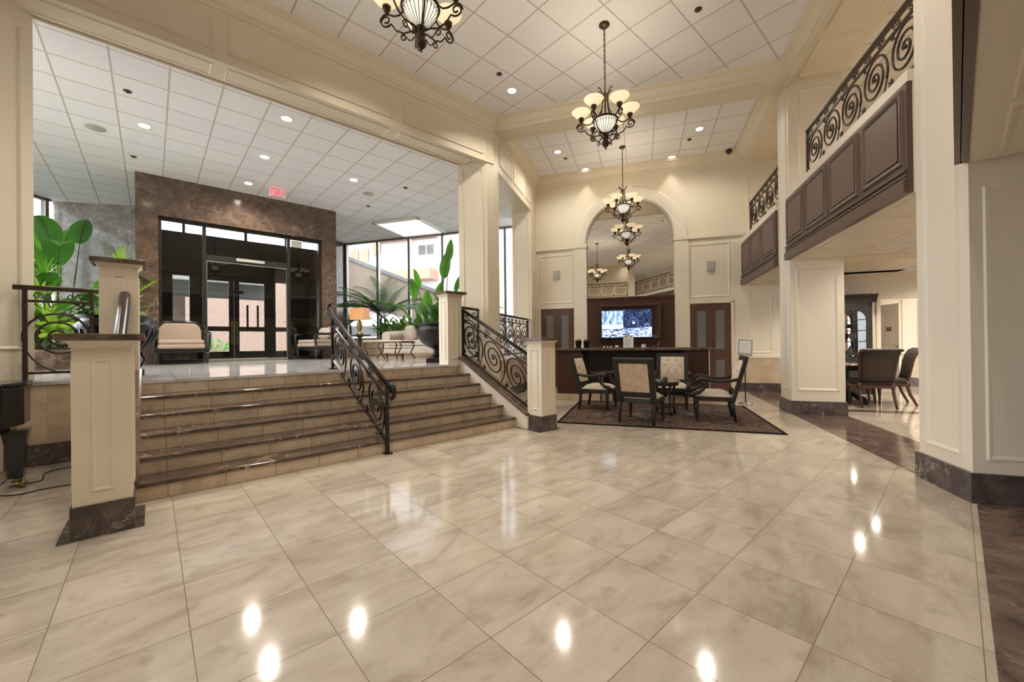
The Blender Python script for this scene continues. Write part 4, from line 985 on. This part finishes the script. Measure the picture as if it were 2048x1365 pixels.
armchair('carved dark armchair at the right of the rug seen from its side', WA(1.08,7.14,.013), RA+PI/2-.08, 0)
tb = thing('side_table', 'small round marble-topped side table among the four armchairs', 'table', WA(.34,7.40,.013), RA)
MB().lathe([(0,.555),(.265,.555),(.275,.565),(.27,.58),(0,.58)], 28).build('table_top', M['grey_marble'], tb)
MB().lathe([(0,.50),(.24,.50),(.25,.52),(.25,.555),(0,.555)], 28).build('apron', M['wood_black'], tb)
for a in range(4):
    c, s = math.cos(a*PI/2+.5), math.sin(a*PI/2+.5)
    MB().tube([(c*.21,s*.21,.52),(c*.20,s*.20,.35),(c*.19,s*.19,.12),(c*.22,s*.22,.0)], [.024,.018,.015,.02], 8).build('leg', M['wood_black'], tb)
MB().lathe([(0,.14),(.19,.14),(.19,.155),(0,.155)], 24).build('lower_shelf', M['wood_black'], tb)
# ------------------------------------------------------------------ hall furniture
def bergere(label, loc, rot, mat, pillow=None):
    t = thing('lounge_chair', label, 'chair', loc, rot, 'upholstered hall armchairs'); wd = M['black']     # front +y
    W2 = .44
    MB().box(-W2,W2,-.38,.38,.24,.32).build('seat_frame', wd, t, bev=.012)
    MB().box(-.37,.37,-.30,.40,.32,.41).build('seat', mat, t, bev=.03); MB().box(-.36,.36,-.30,.39,.41,.50).build('seat_cushion', mat, t, bev=.035)
    m = MB(); pr = [(-.36,.46),(.36,.46),(.36,.72),(.33,.82),(.25,.90),(-.25,.90),(-.33,.82),(-.36,.72)]; m.M = Matrix.Rotation(.12,4,'X') @ Matrix.Translation((0,.02,0)); m.yprism(pr, -.32, -.24); m.build('backrest', mat, t, bev=.02)
    m = MB(); m.M = Matrix.Rotation(.12,4,'X') @ Matrix.Translation((0,.02,0)); m.tube([(-.40,-.28,.40),(-.40,-.28,.70),(-.37,-.28,.83),(-.28,-.28,.92),(0,-.28,.935),(.28,-.28,.92),(.37,-.28,.83),(.40,-.28,.70),(.40,-.28,.40)], .030, 8); m.build('back_frame', wd, t)
    for s in (-1,1):
        m = MB(); m.tube([(s*.39,-.36,.80),(s*.43,-.20,.70),(s*.45,.05,.645),(s*.45,.30,.64),(s*.445,.40,.61),(s*.44,.40,.55),(s*.44,.38,.42),(s*.435,.37,.28)], [.026,.028,.03,.034,.034,.030,.028,.03], 8); m.build('armrest', wd, t)
    for x, y in ((-.41,.35),(.41,.35)): MB().lathe([(.014,0),(.022,.03),(.018,.05),(.030,.18),(.036,.24),(0,.25)], 10, (x,y,0)).build('leg', wd, t)
    for x in (-.40,.40): MB().tube([(x,-.35,.26),(x,-.38,.12),(x,-.42,0)], [.03,.025,.018], 8).build('leg', wd, t)
    if pillow:
        m = MB(); m.lathe([(0,-.16),(.10,-.15),(.16,-.08),(.17,0),(.16,.08),(.10,.15),(0,.16)], 20, (0,0,0), sx=1.45, sy=.45)
        o = m.build('throw_pillow', M['fabric_grey']); o.location = Vector(loc)+Matrix.Rotation(rot,4,'Z') @ Vector((0,-.13,.665)); o.rotation_euler = (.15,0,rot)
        tag(o, pillow, 'pillow')
    return t
bergere('upholstered lounge chair with peach back before the portal glass, left of the doors', WB(.47,10.85,ZP), RB+PI, M['fabric_peach'])
bergere('upholstered lounge chair with a pillow before the portal, right of the doors', WA(-8.05,8.45,ZP), RA+PI*.92, M['fabric'], 'greige pillow on the lounge chair right of the portal')
def settee():
    t = thing('sofa', 'long pale sofa with rolled arms in the hall behind the urn', 'sofa', WA(-5.40,9.25,ZP), RA+PI)   # front +y
    MB().box(-.98,.98,-.42,.40,.12,.32).build('base', M['fabric_grey'], t, bev=.03); MB().box(-.86,.86,-.28,.42,.32,.46).build('seat_cushion', M['fabric_grey'], t, bev=.04)
    MB().box(-.90,.90,-.46,-.26,.32,.74).build('backrest', M['fabric_grey'], t, bev=.06)
    for s in (-1,1):
        m = MB(); m.tube([(s*.93,-.42,.60),(s*.93,.36,.56)], .13, 12); m.box(s*.93-.09,s*.93+.09,-.42,.36,.2,.58); m.build('armrest', M['fabric_grey'], t, bev=.01)
    for x in (-.9,.9):
        for y in (-.36,.36): MB().lathe([(.02,0),(.035,.12),(0,.12)], 8, (x,y,0)).build('foot', M['wood_black'], t)
    for i, (x, r, lab) in enumerate(((.52,.06,'left pale pillow on the hall sofa'),(.06,-.05,'middle pale pillow on the hall sofa'),(-.45,.1,'right pale pillow on the hall sofa'))):
        p = MB().lathe([(0,-.21),(.17,-.19),(.21,-.12),(.215,0),(.21,.12),(.17,.19),(0,.21)], 4, sx=1.1, sy=.5).build('sofa_pillow', M['fabric_grey'], sub=2)
        p.location = t.location + Matrix.Rotation(RA+PI,4,'Z') @ Vector((x,-.16,.66)); p.rotation_euler = (-.22,r,RA+PI+.78*0); tag(p, lab, 'pillow', 'pillows on the hall sofa')
settee()
def coffee(label, loc, rot):
    t = thing('coffee_table', label, 'table', loc, rot, 'scroll-legged coffee tables')
    MB().box(-.50,.50,-.28,.28,.425,.45).build('table_top', M['cream_white'], t, bev=.008)
    m = MB(); m.box(-.50,.50,-.285,-.265,.39,.425); m.box(-.50,.50,.265,.285,.39,.425); m.box(-.5,-.48,-.28,.28,.39,.425); m.box(.48,.5,-.28,.28,.39,.425); m.build('apron', M['bronze'], t)
    for x in (-.44,0,.44):
        for y in (-.25,.25):
            s = 1 if x > 0 else -1; s = .6 if x == 0 else s
            m = MB(); m.tube([(x,y,.40),(x+s*.05,y,.33),(x+s*.01,y,.24),(x-s*.04,y,.17),(x+s*.03,y,.09),(x+s*.09,y,.05),(x+s*.04,y,.015)], [.016,.015,.014,.016,.015,.014,.012], 6); m.build('leg', M['bronze'], t)
    m = MB()
    for y in (-.25,.25): m.tube([(-.47,y,.12),(.47,y,.12)], .009, 6); m.tube([(-.45,y,.27),(.45,y,.27)], .007, 6)
    m.build('stretcher', M['bronze'], t)
coffee('scroll-legged bronze coffee table in the hall before the pale sofa', WA(-5.50,7.85,ZP), RA)
lt = thing('lamp_table', 'small dark side table under the orange lamp in the hall', 'table', WA(-7.35,9.15,ZP), RA)
MB().lathe([(0,.60),(.28,.60),(.29,.63),(0,.64)], 24).build('table_top', M['wood_dark'], lt); MB().lathe([(.2,0),(.2,.02),(.05,.06),(.035,.3),(.05,.55),(.10,.60),(0,.60)], 16).build('pedestal', M['wood_dark'], lt)
lp = thing('table_lamp', 'lit table lamp with a square orange shade right of the portal', 'lamp', WA(-7.35,9.15,ZP+.64), RA)
MB().lathe([(.09,0),(.09,.02),(.03,.05),(.06,.14),(.08,.24),(.05,.34),(.015,.40),(.012,.5),(0,.5)], 16).build('lamp_base', M['brass'], lp)
MB().prism([(-.22,-.14),(.22,-.14),(.22,.14),(-.22,.14)], .40, .72).build('lamp_shade', M['lampshade'], lp)
# urns
def urn(label, loc, flutes):
    t = thing('garden_urn', label, 'urn', loc, 0, 'black urns at the stair head')
    MB().box(-.17,.17,-.17,.17,0,.085).build('plinth', M['black_satin'], t, bev=.006)
    MB().lathe([(.16,.085),(.15,.10),(.10,.13),(.065,.18),(.058,.24),(.075,.265),(.12,.28),(.22,.33),(.31,.42),(.36,.53),(.375,.60),(.385,.63),(.35,.66),(.325,.70),(.33,.72),(.365,.735),(.37,.75),(.33,.75),(.30,.70),(.29,.66),(0,.66)], 36).build('bowl', M['black_satin'], t)
    m = MB()
    for i in range(30): a = 2*PI*i/30; m.ball((.368*math.cos(a),.368*math.sin(a),.625), .018, 6)
    if flutes:
        for i in range(28): a = 2*PI*i/28; c, s = math.cos(a), math.sin(a); m.tube([(r*c,r*s,z) for r, z in ((.12,.285),(.225,.335),(.315,.425),(.362,.53),(.375,.585))], [.008,.014,.018,.018,.008], 6)
    m.build('beading', M['black_satin'], t)
    MB().lathe([(0,.665),(.30,.665),(.30,.69),(0,.70)], 24).build('soil', M['soil'], t)
    if flutes:
        for s in (-1,1):
            m = MB(); m.M = Matrix.Rotation(.9 if s > 0 else .9+PI,4,'Z'); m.tube([(.20,0,.30),(.24,0,.20),(.20,0,.12),(.13,0,.11),(.11,0,.17),(.15,0,.21),(.18,0,.18)], .020, 8); m.build('handle', M['black_satin'], t)
    return t
urn('black fluted urn holding leaves behind the upper left newel post', WB(-.30,6.98,ZP), True)
urn('black pedestal urn holding white flowers beside the upper right newel post', WB(4.13,6.78,ZP), False)

# ------------------------------------------------------------------ plants
def blade(m, pts, wid, up=Vector((0,0,1)), fold=.15, prof=None, smooth=True):
    """leaf surface along a spine"""
    pts = [Vector(p) for p in pts]; n = len(pts); vs = []
    for i, p in enumerate(pts):
        t = (pts[min(i+1,n-1)]-pts[max(i-1,0)]).normalized(); a = t.cross(up)
        if a.length < .05: a = t.cross(Vector((1,.3,0)))
        a.normalize(); b = a.cross(t); f = i/(n-1); w_ = wid*(prof(f) if prof else math.sin(PI*min(1,f*.97+.03))**.7)
        vs += [p+a*w_+b*w_*fold, p+a*w_*.5+b*w_*fold*.3, p, p-a*w_*.5+b*w_*fold*.3, p-a*w_+b*w_*fold]
    m.add(vs, [(i*5+k,i*5+k+1,i*5+k+6,i*5+k+5) for i in range(n-1) for k in range(4)], smooth)
def arc(p, d, L, droop, n=8):
    p = Vector(p); d = Vector(d).normalized(); out = [p.copy()]
    for i in range(n):
        p = p + d*(L/n); d = (d + Vector((0,0,-droop/n))).normalized(); out.append(p.copy())
    return out
def paddle(ml, ms, base, d, stalk, L, wid, droop=.6, sd=.2, stem_r=.010):
    s = arc(base, d, stalk, sd, 6); ms.tube(s, [stem_r]*5+[stem_r*.7]*2, 6); dd = s[-1]-s[-2]; q_ = arc(s[-1], dd, L, droop, 9); blade(ml, q_, wid, fold=.28, prof=lambda f: math.sin(PI*min(1,(f*.95+.05)**.8))**.75); ms.tube([p_+Vector((0,0,.002)) for p_ in q_], [stem_r*.5]*8+[stem_r*.2]*2, 5)
def frond(ml, ms, base, d, L, nl, ll, droop=1.1, lw=.014):
    s = arc(base, d, L, droop, 12); ms.tube(s, [.009-.0006*i for i in range(13)], 5)
    for k in range(nl):
        f = .15+.85*k/(nl-1); i = min(11, int(f*12)); q = f*12-i; p = s[i].lerp(s[i+1], min(1,q)); t = (s[i+1]-s[i]).normalized(); a = t.cross(Vector((0,0,1)))
        if a.length < .05: a = Vector((1,0,0))
        a.normalize(); l = ll*math.sin(PI*(.12+.80*f))
        for sgn in (-1,1): blade(ml, arc(p, a*sgn+t*.7+Vector((0,0,.1)), l, .9, 4), lw*1.35, fold=.05)
def fan(ml, ms, base, d, stalk, n, L):
    s = arc(base, d, stalk, .3, 5); ms.tube(s, .005, 5); t = (s[-1]-s[-2]).normalized(); a = t.cross(Vector((0,0,1)))
    if a.length < .05: a = Vector((1,0,0))
    a.normalize(); b = a.cross(t)
    for k in range(n):
        q = (k/(n-1)-.5)*4.2; blade(ml, arc(s[-1], t*math.cos(q)+a*math.sin(q)+b*.15, L*(.8+.2*math.cos(q)), .5, 4), .022, fold=.1)
def plant(name, label, cat, loc, fn, mat, group=None, seed=1):
    t = thing(name, label, cat, loc, 0, group); r = random.Random(seed); ml, ms = MB(), MB(); fn(ml, ms, r)
    if ml.v: ml.build('foliage', mat, t)
    if ms.v: ms.build('stems', M['stem'], t)
    return t
def rdir(r, tilt): a = r.uniform(0, 2*PI); return Vector((math.cos(a)*tilt, math.sin(a)*tilt, 1))
def bushy(n, h, L, wid, spread, tilt=.9):
    def fn(ml, ms, r):
        for i in range(n):
            b = Vector((r.uniform(-1,1)*spread, r.uniform(-1,1)*spread*.6, 0)); paddle(ml, ms, b, rdir(r, r.uniform(.2,tilt)), h*r.uniform(.4,1), L*r.uniform(.7,1.1), wid*r.uniform(.7,1.1), 1.0, .5, .005)
    return fn
def palmy(n, L, nl, ll, up=.0, trunk=0):
    def fn(ml, ms, r):
        if trunk: 
            for x in (-.06,.05): ms.tube([(x,0,0),(x*1.3,.02,trunk*.6),(x*1.2,.0,trunk)], [.05,.04,.035], 8)
        for i in range(n): frond(ml, ms, (r.uniform(-.05,.05),r.uniform(-.05,.05),trunk), rdir(r, r.uniform(.25,1.3)+up), L*r.uniform(.75,1.1), nl, ll)
    return fn
# planter trough along the tall windows
pt = thing('planter_trough', 'low stone planter running below the tall hall windows', 'planter', WA(-6.5,10.9,ZP), RA)
MB().box(-3.4,2.9,-.55,.75,0,.53).build('trough', M['stone'], pt, bev=.01); MB().box(-3.3,2.8,-.45,.65,.53,.56).build('soil', M['soil'], pt)
ZT = ZP+.56
plant('kentia_palm', 'grey-green arching palm in the planter behind the orange lamp', 'plant', WA(-7.75,10.75,ZT), palmy(24, 1.6, 30, .46, trunk=.62), M['palm'], seed=3)
plant('kentia_palm', 'small arching palm at the left end of the planter beside the marble pier', 'plant', WA(-9.2,10.9,ZT), palmy(12, .95, 18, .34, trunk=.45), M['leaf_dark'], seed=5)
def bird(ml, ms, r):
    for b, d, st_, L, w_, dr in (((.30,0),(.16,-.22,1.0),1.75,.80,.17,.30),((-.22,0),(-.06,-.24,1.0),1.15,.60,.15,.3),((.42,.1),(.34,-.2,1.0),1.40,.75,.15,.5),((-.3,.1),(-.80,-.1,.95),1.15,1.25,.17,2.2),((.05,-.1),(.05,-.3,1),.75,.66,.15,.4),((-.15,0),(-.55,-.2,1),.7,.85,.13,1.2),((.45,.1),(.12,-.2,1),2.25,.62,.12,.2),((.5,-.1),(.8,-.2,.9),.85,.8,.14,1.0),((.2,-.1),(.2,-.3,1),1.1,.6,.13,.4),((.0,.1),(-.12,-.2,1),1.45,.6,.13,.4)):
        paddle(ml, ms, (b[0],b[1],0), d, st_, L, w_, dr, .20, .016)
    for k in range(9): blade(ml, arc((r.uniform(-.1,.1),r.uniform(-.1,.1),0), rdir(r,.35), .9, .3, 6), .05)
plant('bird_of_paradise', 'tall broad-leaved plant in the planter left of the upper right newel post', 'plant', WA(-6.05,10.5,ZT), bird, M['leaf'], seed=11)
plant('areca_palm', 'leafy palm in the planter against the corner column', 'plant', WA(-4.75,10.9,ZT), palmy(11, 1.2, 22, .40, trunk=.55), M['leaf_yel'], seed=8)
for i, (u, lab) in enumerate(((-7.3,'low leafy plant in the planter under the palm'),(-6.75,'low bright leafy plant in the planter left of the sofa pillows'),(-6.2,'low leafy plant in the planter directly behind the sofa'))):
    plant('low_plant', lab, 'plant', WA(u,10.62,ZT), bushy(60, .50, .26, .065, .34), M['leaf'] if i != 1 else M['leaf_yel'], 'low plants in the planter', 20+i)
plant('urn_flowers', 'green leaves growing from the black urn beside the upper right newel', 'plant', WB(4.13,6.78,ZP+.695), bushy(40, .34, .32, .07, .14, .8), M['leaf_dark'], seed=31)
m = MB(); r = random.Random(4)
for i in range(14): 
    c = WB(4.13,6.78,ZP+.695)+Vector((r.uniform(-.17,.17),r.uniform(-.17,.17),r.uniform(.28,.52)))
    for k in range(5): a = k*1.257; blade(m, arc(c, (math.cos(a),math.sin(a),.5), .06, .8, 3), .018)
tag(m.build('lily_blooms', M['flower']), 'cluster of white lily blooms above the right urn', 'flowers')
plant('urn_leaves', 'broad dark leaves growing from the left fluted urn', 'plant', WB(-.30,6.98,ZP+.695), bushy(22, .14, .34, .07, .10, 1.1), M['leaf_dark'], seed=33)
# left planting bed
pb = thing('planter_trough', 'low stone planting bed along the left hall windows', 'planter', (-9.0,7.9,ZP), 0)
MB().box(-1.7,1.35,-1.5,1.6,0,.34).build('trough', M['dark_marble'], pb, bev=.01); MB().box(-1.6,1.25,-1.4,1.5,.34,.37).build('soil', M['soil'], pb)
ZL = ZP+.37
def bigleaf(ml, ms, r):
    for d, st_, L, w_, dr in (((.35,-.3,1),1.75,1.0,.21,2.2),((-.2,-.3,1),1.7,.9,.21,1.9),((.55,.1,1),1.45,.95,.20,2.2),((-.4,.1,1),1.5,.85,.19,1.5),((.3,-.5,1),1.25,.9,.21,2.0),((-.1,.2,1),2.3,.7,.19,1.2),((.7,-.2,.9),1.05,.85,.19,1.6),((-.5,-.4,1),1.0,.8,.18,1.6),((.2,-.7,.9),.8,.8,.18,1.5),((.1,-.2,1),1.95,.9,.2,2.4)):
        paddle(ml, ms, (r.uniform(-.1,.1),r.uniform(-.1,.1),0), d, st_, L, w_, dr, .2, .016)
plant('rubber_plant', 'tall plant with large dark glossy leaves at the left hall window', 'plant', (-9.1,8.1,ZL), bigleaf, M['leaf_dark'], seed=41)
plant('banana_plant', 'tall bright green leaves at the far left against the window', 'plant', (-10.2,8.9,ZL), bigleaf, M['leaf'], seed=42)
def fans(ml, ms, r):
    for i in range(15): fan(ml, ms, (r.uniform(-.15,.15),r.uniform(-.15,.15),0), rdir(r, r.uniform(.3,1.0)), r.uniform(.7,1.75), 16, .46)
plant('fan_palm', 'bright fan palm in the left bed before the grey marble wall', 'plant', (-8.15,7.55,ZL), fans, M['leaf_yel'], seed=43)
plant('fan_palm', 'fan palm deeper in the left bed behind the iron railing', 'plant', (-8.9,7.0,ZL), fans, M['leaf'], seed=44)
plant('leafy_shrub', 'dense leafy shrub at the front of the left bed behind the iron railing', 'plant', (-8.6,6.9,ZL), bushy(95, .6, .36, .11, .42, 1.0), M['leaf'], 'shrubs in the left bed', 45)
plant('leafy_shrub', 'dense dark leafy shrub in the left bed near the upper left newel post', 'plant', (-8.45,8.3,ZL), bushy(90, .65, .36, .10, .40, 1.0), M['leaf_dark'], 'shrubs in the left bed', 46)
plant('leafy_shrub', 'dense shrub at the far left of the left bed against the glass', 'plant', (-9.8,8.0,ZL), bushy(95, .8, .40, .11, .45, 1.0), M['leaf'], 'shrubs in the left bed', 47)
plant('leafy_shrub', 'low bright shrub spilling over the front edge of the left bed', 'plant', (-8.05,6.75,ZL), bushy(90, .45, .34, .09, .40, 1.2), M['leaf_yel'], 'shrubs in the left bed', 48)
# outdoor greenery seen through the vestibule
for i, (u, v, lab) in enumerate(((1.6,23,'green shrubs across the drive seen through the right vestibule door'),(-1.2,22,'green shrubs across the drive seen through the left vestibule door'))):
    plant('hedge_shrub', lab, 'shrub', WB(u,v,.82), bushy(120, .7, .3, .09, 1.1, 1.0), M['leaf'], 'shrubs across the drive', 60+i)

# ------------------------------------------------------------------ grand piano, cables
gp = thing('grand_piano', 'black grand piano with turned leg at the left edge', 'piano', (-4.86,3.60,0), RB)
out = [(-1.5,-.75),(.05,-.62),(.26,-.50),(.35,-.30),(.35,-.05),(.28,.12),(.05,.20),(-1.5,.30)]
MB().prism([(x,y) for x,y in out], .58, .93).build('case', M['black'], gp, bev=.012)
MB().prism([(x*1.02+.01,y*1.03) for x,y in out], .935, .965).build('lid', M['black'], gp, bev=.008)
MB().prism([(x*.93-.06,y*.93) for x,y in out], .52, .58).build('rim_moulding', M['black'], gp)
for x, y in ((.29,-.22),(-1.3,-.55)):
    lg = MB().add([(x+a*s,y+b*s,z) for s, z in ((.045,.10),(.062,.40),(.075,.50),(.085,.53)) for a, b in ((-1,-1),(1,-1),(1,1),(-1,1))], [(i*4+k,i*4+(k+1)%4,i*4+4+(k+1)%4,i*4+4+k) for i in range(3) for k in range(4)]+[(3,2,1,0),(12,13,14,15)]).build('leg', M['black'], gp)
    m = MB(); m.lathe([(.03,.06),(.035,.10),(0,.10)], 10, (x,y,0)); m.M = Matrix.Translation((x+.03,y,.035)) @ Matrix.Rotation(PI/2,4,'X'); m.lathe([(0,-.012),(.034,-.012),(.034,.012),(0,.012)], 14); m.build('caster', M['brass'], lg)
def cable(label, pts): tag(MB().tube([Vector((x,y,.006)) for x,y in pts], .005, 6).build('floor_cable', M['black_matte']), label, 'cable', 'cables on the floor')
def smooth(pts, n=8):
    out = []
    for i in range(len(pts)-1):
        p0, p1, p2, p3 = pts[max(i-1,0)], pts[i], pts[i+1], pts[min(i+2,len(pts)-1)]
        for k in range(n):
            t = k/n; out.append(tuple(.5*(2*p1[j]+(p2[j]-p0[j])*t+(2*p0[j]-5*p1[j]+4*p2[j]-p3[j])*t*t+(3*p1[j]-p0[j]-3*p2[j]+p3[j])*t**3) for j in (0,1)))
    return out+[pts[-1]]
cable('black cable curving on the floor in front of the piano caster', smooth([(-4.9,3.9),(-4.55,3.50),(-4.29,3.45),(-4.20,3.60),(-4.0,3.75),(-3.6,3.95)]))
cable('second black cable on the floor behind the piano leg', smooth([(-4.6,3.66),(-4.50,3.82),(-4.72,4.05),(-4.66,4.25),(-4.3,4.45)]))

# ------------------------------------------------------------------ lower room: table, chairs, cabinet
dt = thing('dining_table', 'round dark table with a shiny top behind the right middle pier', 'table', WA(3.92,9.95,0), RA)
MB().lathe([(0,.74),(.66,.74),(.68,.755),(.67,.775),(0,.78)], 36).build('table_top', M['dark_marble'], dt); MB().lathe([(0,.66),(.58,.66),(.60,.70),(.60,.74),(0,.74)], 30).build('apron', M['wood_black'], dt)
MB().lathe([(.14,.0),(.16,.10),(.10,.18),(.07,.30),(.12,.45),(.10,.60),(.16,.66),(0,.66)], 20).build('pedestal', M['wood_black'], dt)
for a in range(4):
    c, s = math.cos(a*PI/2+.4), math.sin(a*PI/2+.4); MB().tube([(c*.1,s*.1,.20),(c*.25,s*.25,.14),(c*.40,s*.40,.06),(c*.48,s*.48,.03),(c*.50,s*.50,.0)], [.04,.04,.035,.04,.03], 8).build('foot', M['wood_black'], dt)
def dchair(label, loc, rot):
    t = thing('dining_chair', label, 'chair', loc, rot, 'leather dining chairs'); wd = M['wood_red']      # front +y
    MB().box(-.27,.27,-.22,.29,.40,.50).build('seat', M['leather'], t, bev=.03); m = MB()
    for a in ((-.275,-.235,-.22,.28),(.235,.275,-.22,.28)): m.box(*a,.35,.41)
    m.box(-.27,.27,.25,.29,.35,.41); m.box(-.27,.27,-.24,-.20,.35,.41); m.build('seat_frame', wd, t, bev=.006)
    N = 10; vs = []; fs = []
    cv = [(-.20,.46),(-.235,.58),(-.255,.70),(-.275,.82),(-.31,.94),(-.36,1.03),(-.42,1.065),(-.45,1.05)]
    for (y, z), w_ in zip(cv, (.235,.24,.25,.26,.27,.275,.28,.28)):
        for i in range(7): x = -w_+2*w_*i/6; vs.append((x, y-.02*(1-(x/w_)**2), z))
    for j in range(len(cv)-1):
        for i in range(6): a = j*7+i; fs.append((a,a+1,a+8,a+7))
    MB().add(vs, fs, True).build('backrest', M['leather'], t, solid=.045)
    for s in (-1,1):
        m = MB(); m.tube([(s*(w_+.012),y,z) for (y,z),w_ in zip(cv,(.235,.24,.25,.26,.27,.275,.28,.28))], .021, 8); m.build('back_post', wd, t)
        m = MB(); m.tube([(s*.25,-.21,.46),(s*.25,-.20,.36),(s*.25,-.24,.20),(s*.25,-.33,.0)], [.026,.028,.025,.02], 8); m.build('leg', wd, t)
        m = MB(); m.tube([(s*.24,.26,.40),(s*.245,.29,.30),(s*.24,.27,.15),(s*.235,.26,.03),(s*.235,.275,0)], [.032,.034,.022,.018,.024], 8); m.build('leg', wd, t)
    return t
dchair('dark leather dining chair with its back to the camera behind the right middle pier', WA(4.10,9.30,0), RA-.05)
dchair('dark leather dining chair with a rolled back at the right of the round table', WA(4.62,9.80,0), RA+1.35)
dchair('dark leather dining chair half hidden behind the right middle pier', WA(3.35,9.42,0), RA-.85)
cb_ = thing('china_cabinet', 'tall dark china cabinet with arched glass doors against the room back wall', 'cabinet', WA(4.35,11.45,0), RA)
w_ = .66; wd = M['wood_black']
MB().box(-w_,w_,-.22,.22,0,.85).build('base_cabinet', wd, cb_, bev=.01)
m = MB(); m.box(-w_,-w_+.06,-.2,.2,.85,2.1); m.box(w_-.06,w_,-.2,.2,.85,2.1); m.box(-w_,w_,-.2,.2,2.0,2.1); m.box(-w_+.06,w_-.06,.17,.2,.85,2.0); m.build('upper_case', wd, cb_)
m = MB(); m.sweep([(0,0),(.015,0),(.03,.07),(.07,.14),(.10,.17),(.10,.19),(0,.19)], (-w_-.08,-.2,2.10), (w_+.08,-.2,2.10), -Y3); m.box(-w_-.1,w_+.1,-.2,.22,2.27,2.29); m.box(-w_,w_,-.2,.2,2.1,2.27); m.build('cornice', wd, cb_)
for s in (-1,1):
    m = MB(); x0, x1 = (-w_+.06,-.01) if s < 0 else (.01,w_-.06); xc = (x0+x1)/2; r_ = (x1-x0)/2-.06
    m.box(x0,x0+.06,-.225,-.195,.88,2.0); m.box(x1-.06,x1,-.225,-.195,.88,2.0); m.box(x0,x1,-.225,-.195,.88,.95)
    vs = []; fs = []
    for i in range(13):
        a = PI*i/12; x, z = xc+r_*math.cos(a), 1.70+r_*math.sin(a); vs += [(x,-.225,z),(x,-.225,2.0),(x,-.195,z),(x,-.195,2.0)]
    for i in range(12): k = i*4; fs += [(k,k+4,k+5,k+1),(k+2,k+3,k+7,k+6),(k,k+2,k+6,k+4)]
    m.add(vs, fs); m.box(xc-.012,xc+.012,-.222,-.2,.95,1.95)
    for z in (1.2,1.45,1.70): m.box(x0+.06,x1-.06,-.222,-.2,z,z+.018)
    dr = m.build('door', wd, cb_); MB().box(x0+.06,x1-.06,-.212,-.208,.95,1.9).build('glass_pane', M['glass'], dr); MB().ball((xc-s*(r_+.03),-.235,1.4), .014, 8).build('knob', M['brass'], dr)
m = MB(); m.box(-w_+.06,w_-.06,-.15,.17,1.19,1.21); m.box(-w_+.06,w_-.06,-.15,.17,1.52,1.54); m.build('shelf', wd, cb_)
MB().box(-w_+.06,w_-.06,.155,.168,.86,2.0).build('back_mirror', M['mirror'], cb_)
bulb(WA(4.35,11.42,1.96), 5, r=.03); bulb(WA(4.7,11.42,1.96), 4, r=.03)
dec = [(.30,.86,'vase'),(.52,.86,'jar'),(.12,.86,'bowl'),(.35,1.21,'plate'),(.52,1.21,'jar'),(.14,1.21,'vase'),(.42,1.54,'bowl'),(.2,1.54,'vase'),(-.3,.86,'vase'),(-.3,1.21,'bowl'),(-.3,1.54,'jar')]
PRF = {'vase':[(.03,0),(.06,.05),(.065,.12),(.03,.19),(.025,.23),(.035,.25),(0,.25)], 'jar':[(.03,0),(.04,.01),(.04,.13),(.025,.15),(.03,.20),(0,.21)], 'bowl':[(.03,0),(.035,.01),(.09,.07),(.095,.09),(.085,.09),(0,.03)], 'plate':[(.04,0),(.02,.02),(.06,.06),(.08,.13),(.06,.2),(0,.2)]}
hz = {.86:'bottom shelf',1.21:'middle shelf',1.54:'top shelf'}
for k, (x, z, ty) in enumerate(dec):
    o = MB().lathe(PRF[ty], 14).build('china_'+ty, M['grey_marble'] if k % 2 else M['frost']); o.location = WA(4.35+x,11.42,z)
    pos = 'left' if x < .25 else 'middle' if x < .5 else 'right'
    tag(o, f"{'pale' if k%2 else 'smoky'} {ty} at the {pos} of the {hz[z]} behind the {'left' if x < 0 else 'right'} cabinet door", 'ornament', 'china in the cabinet')
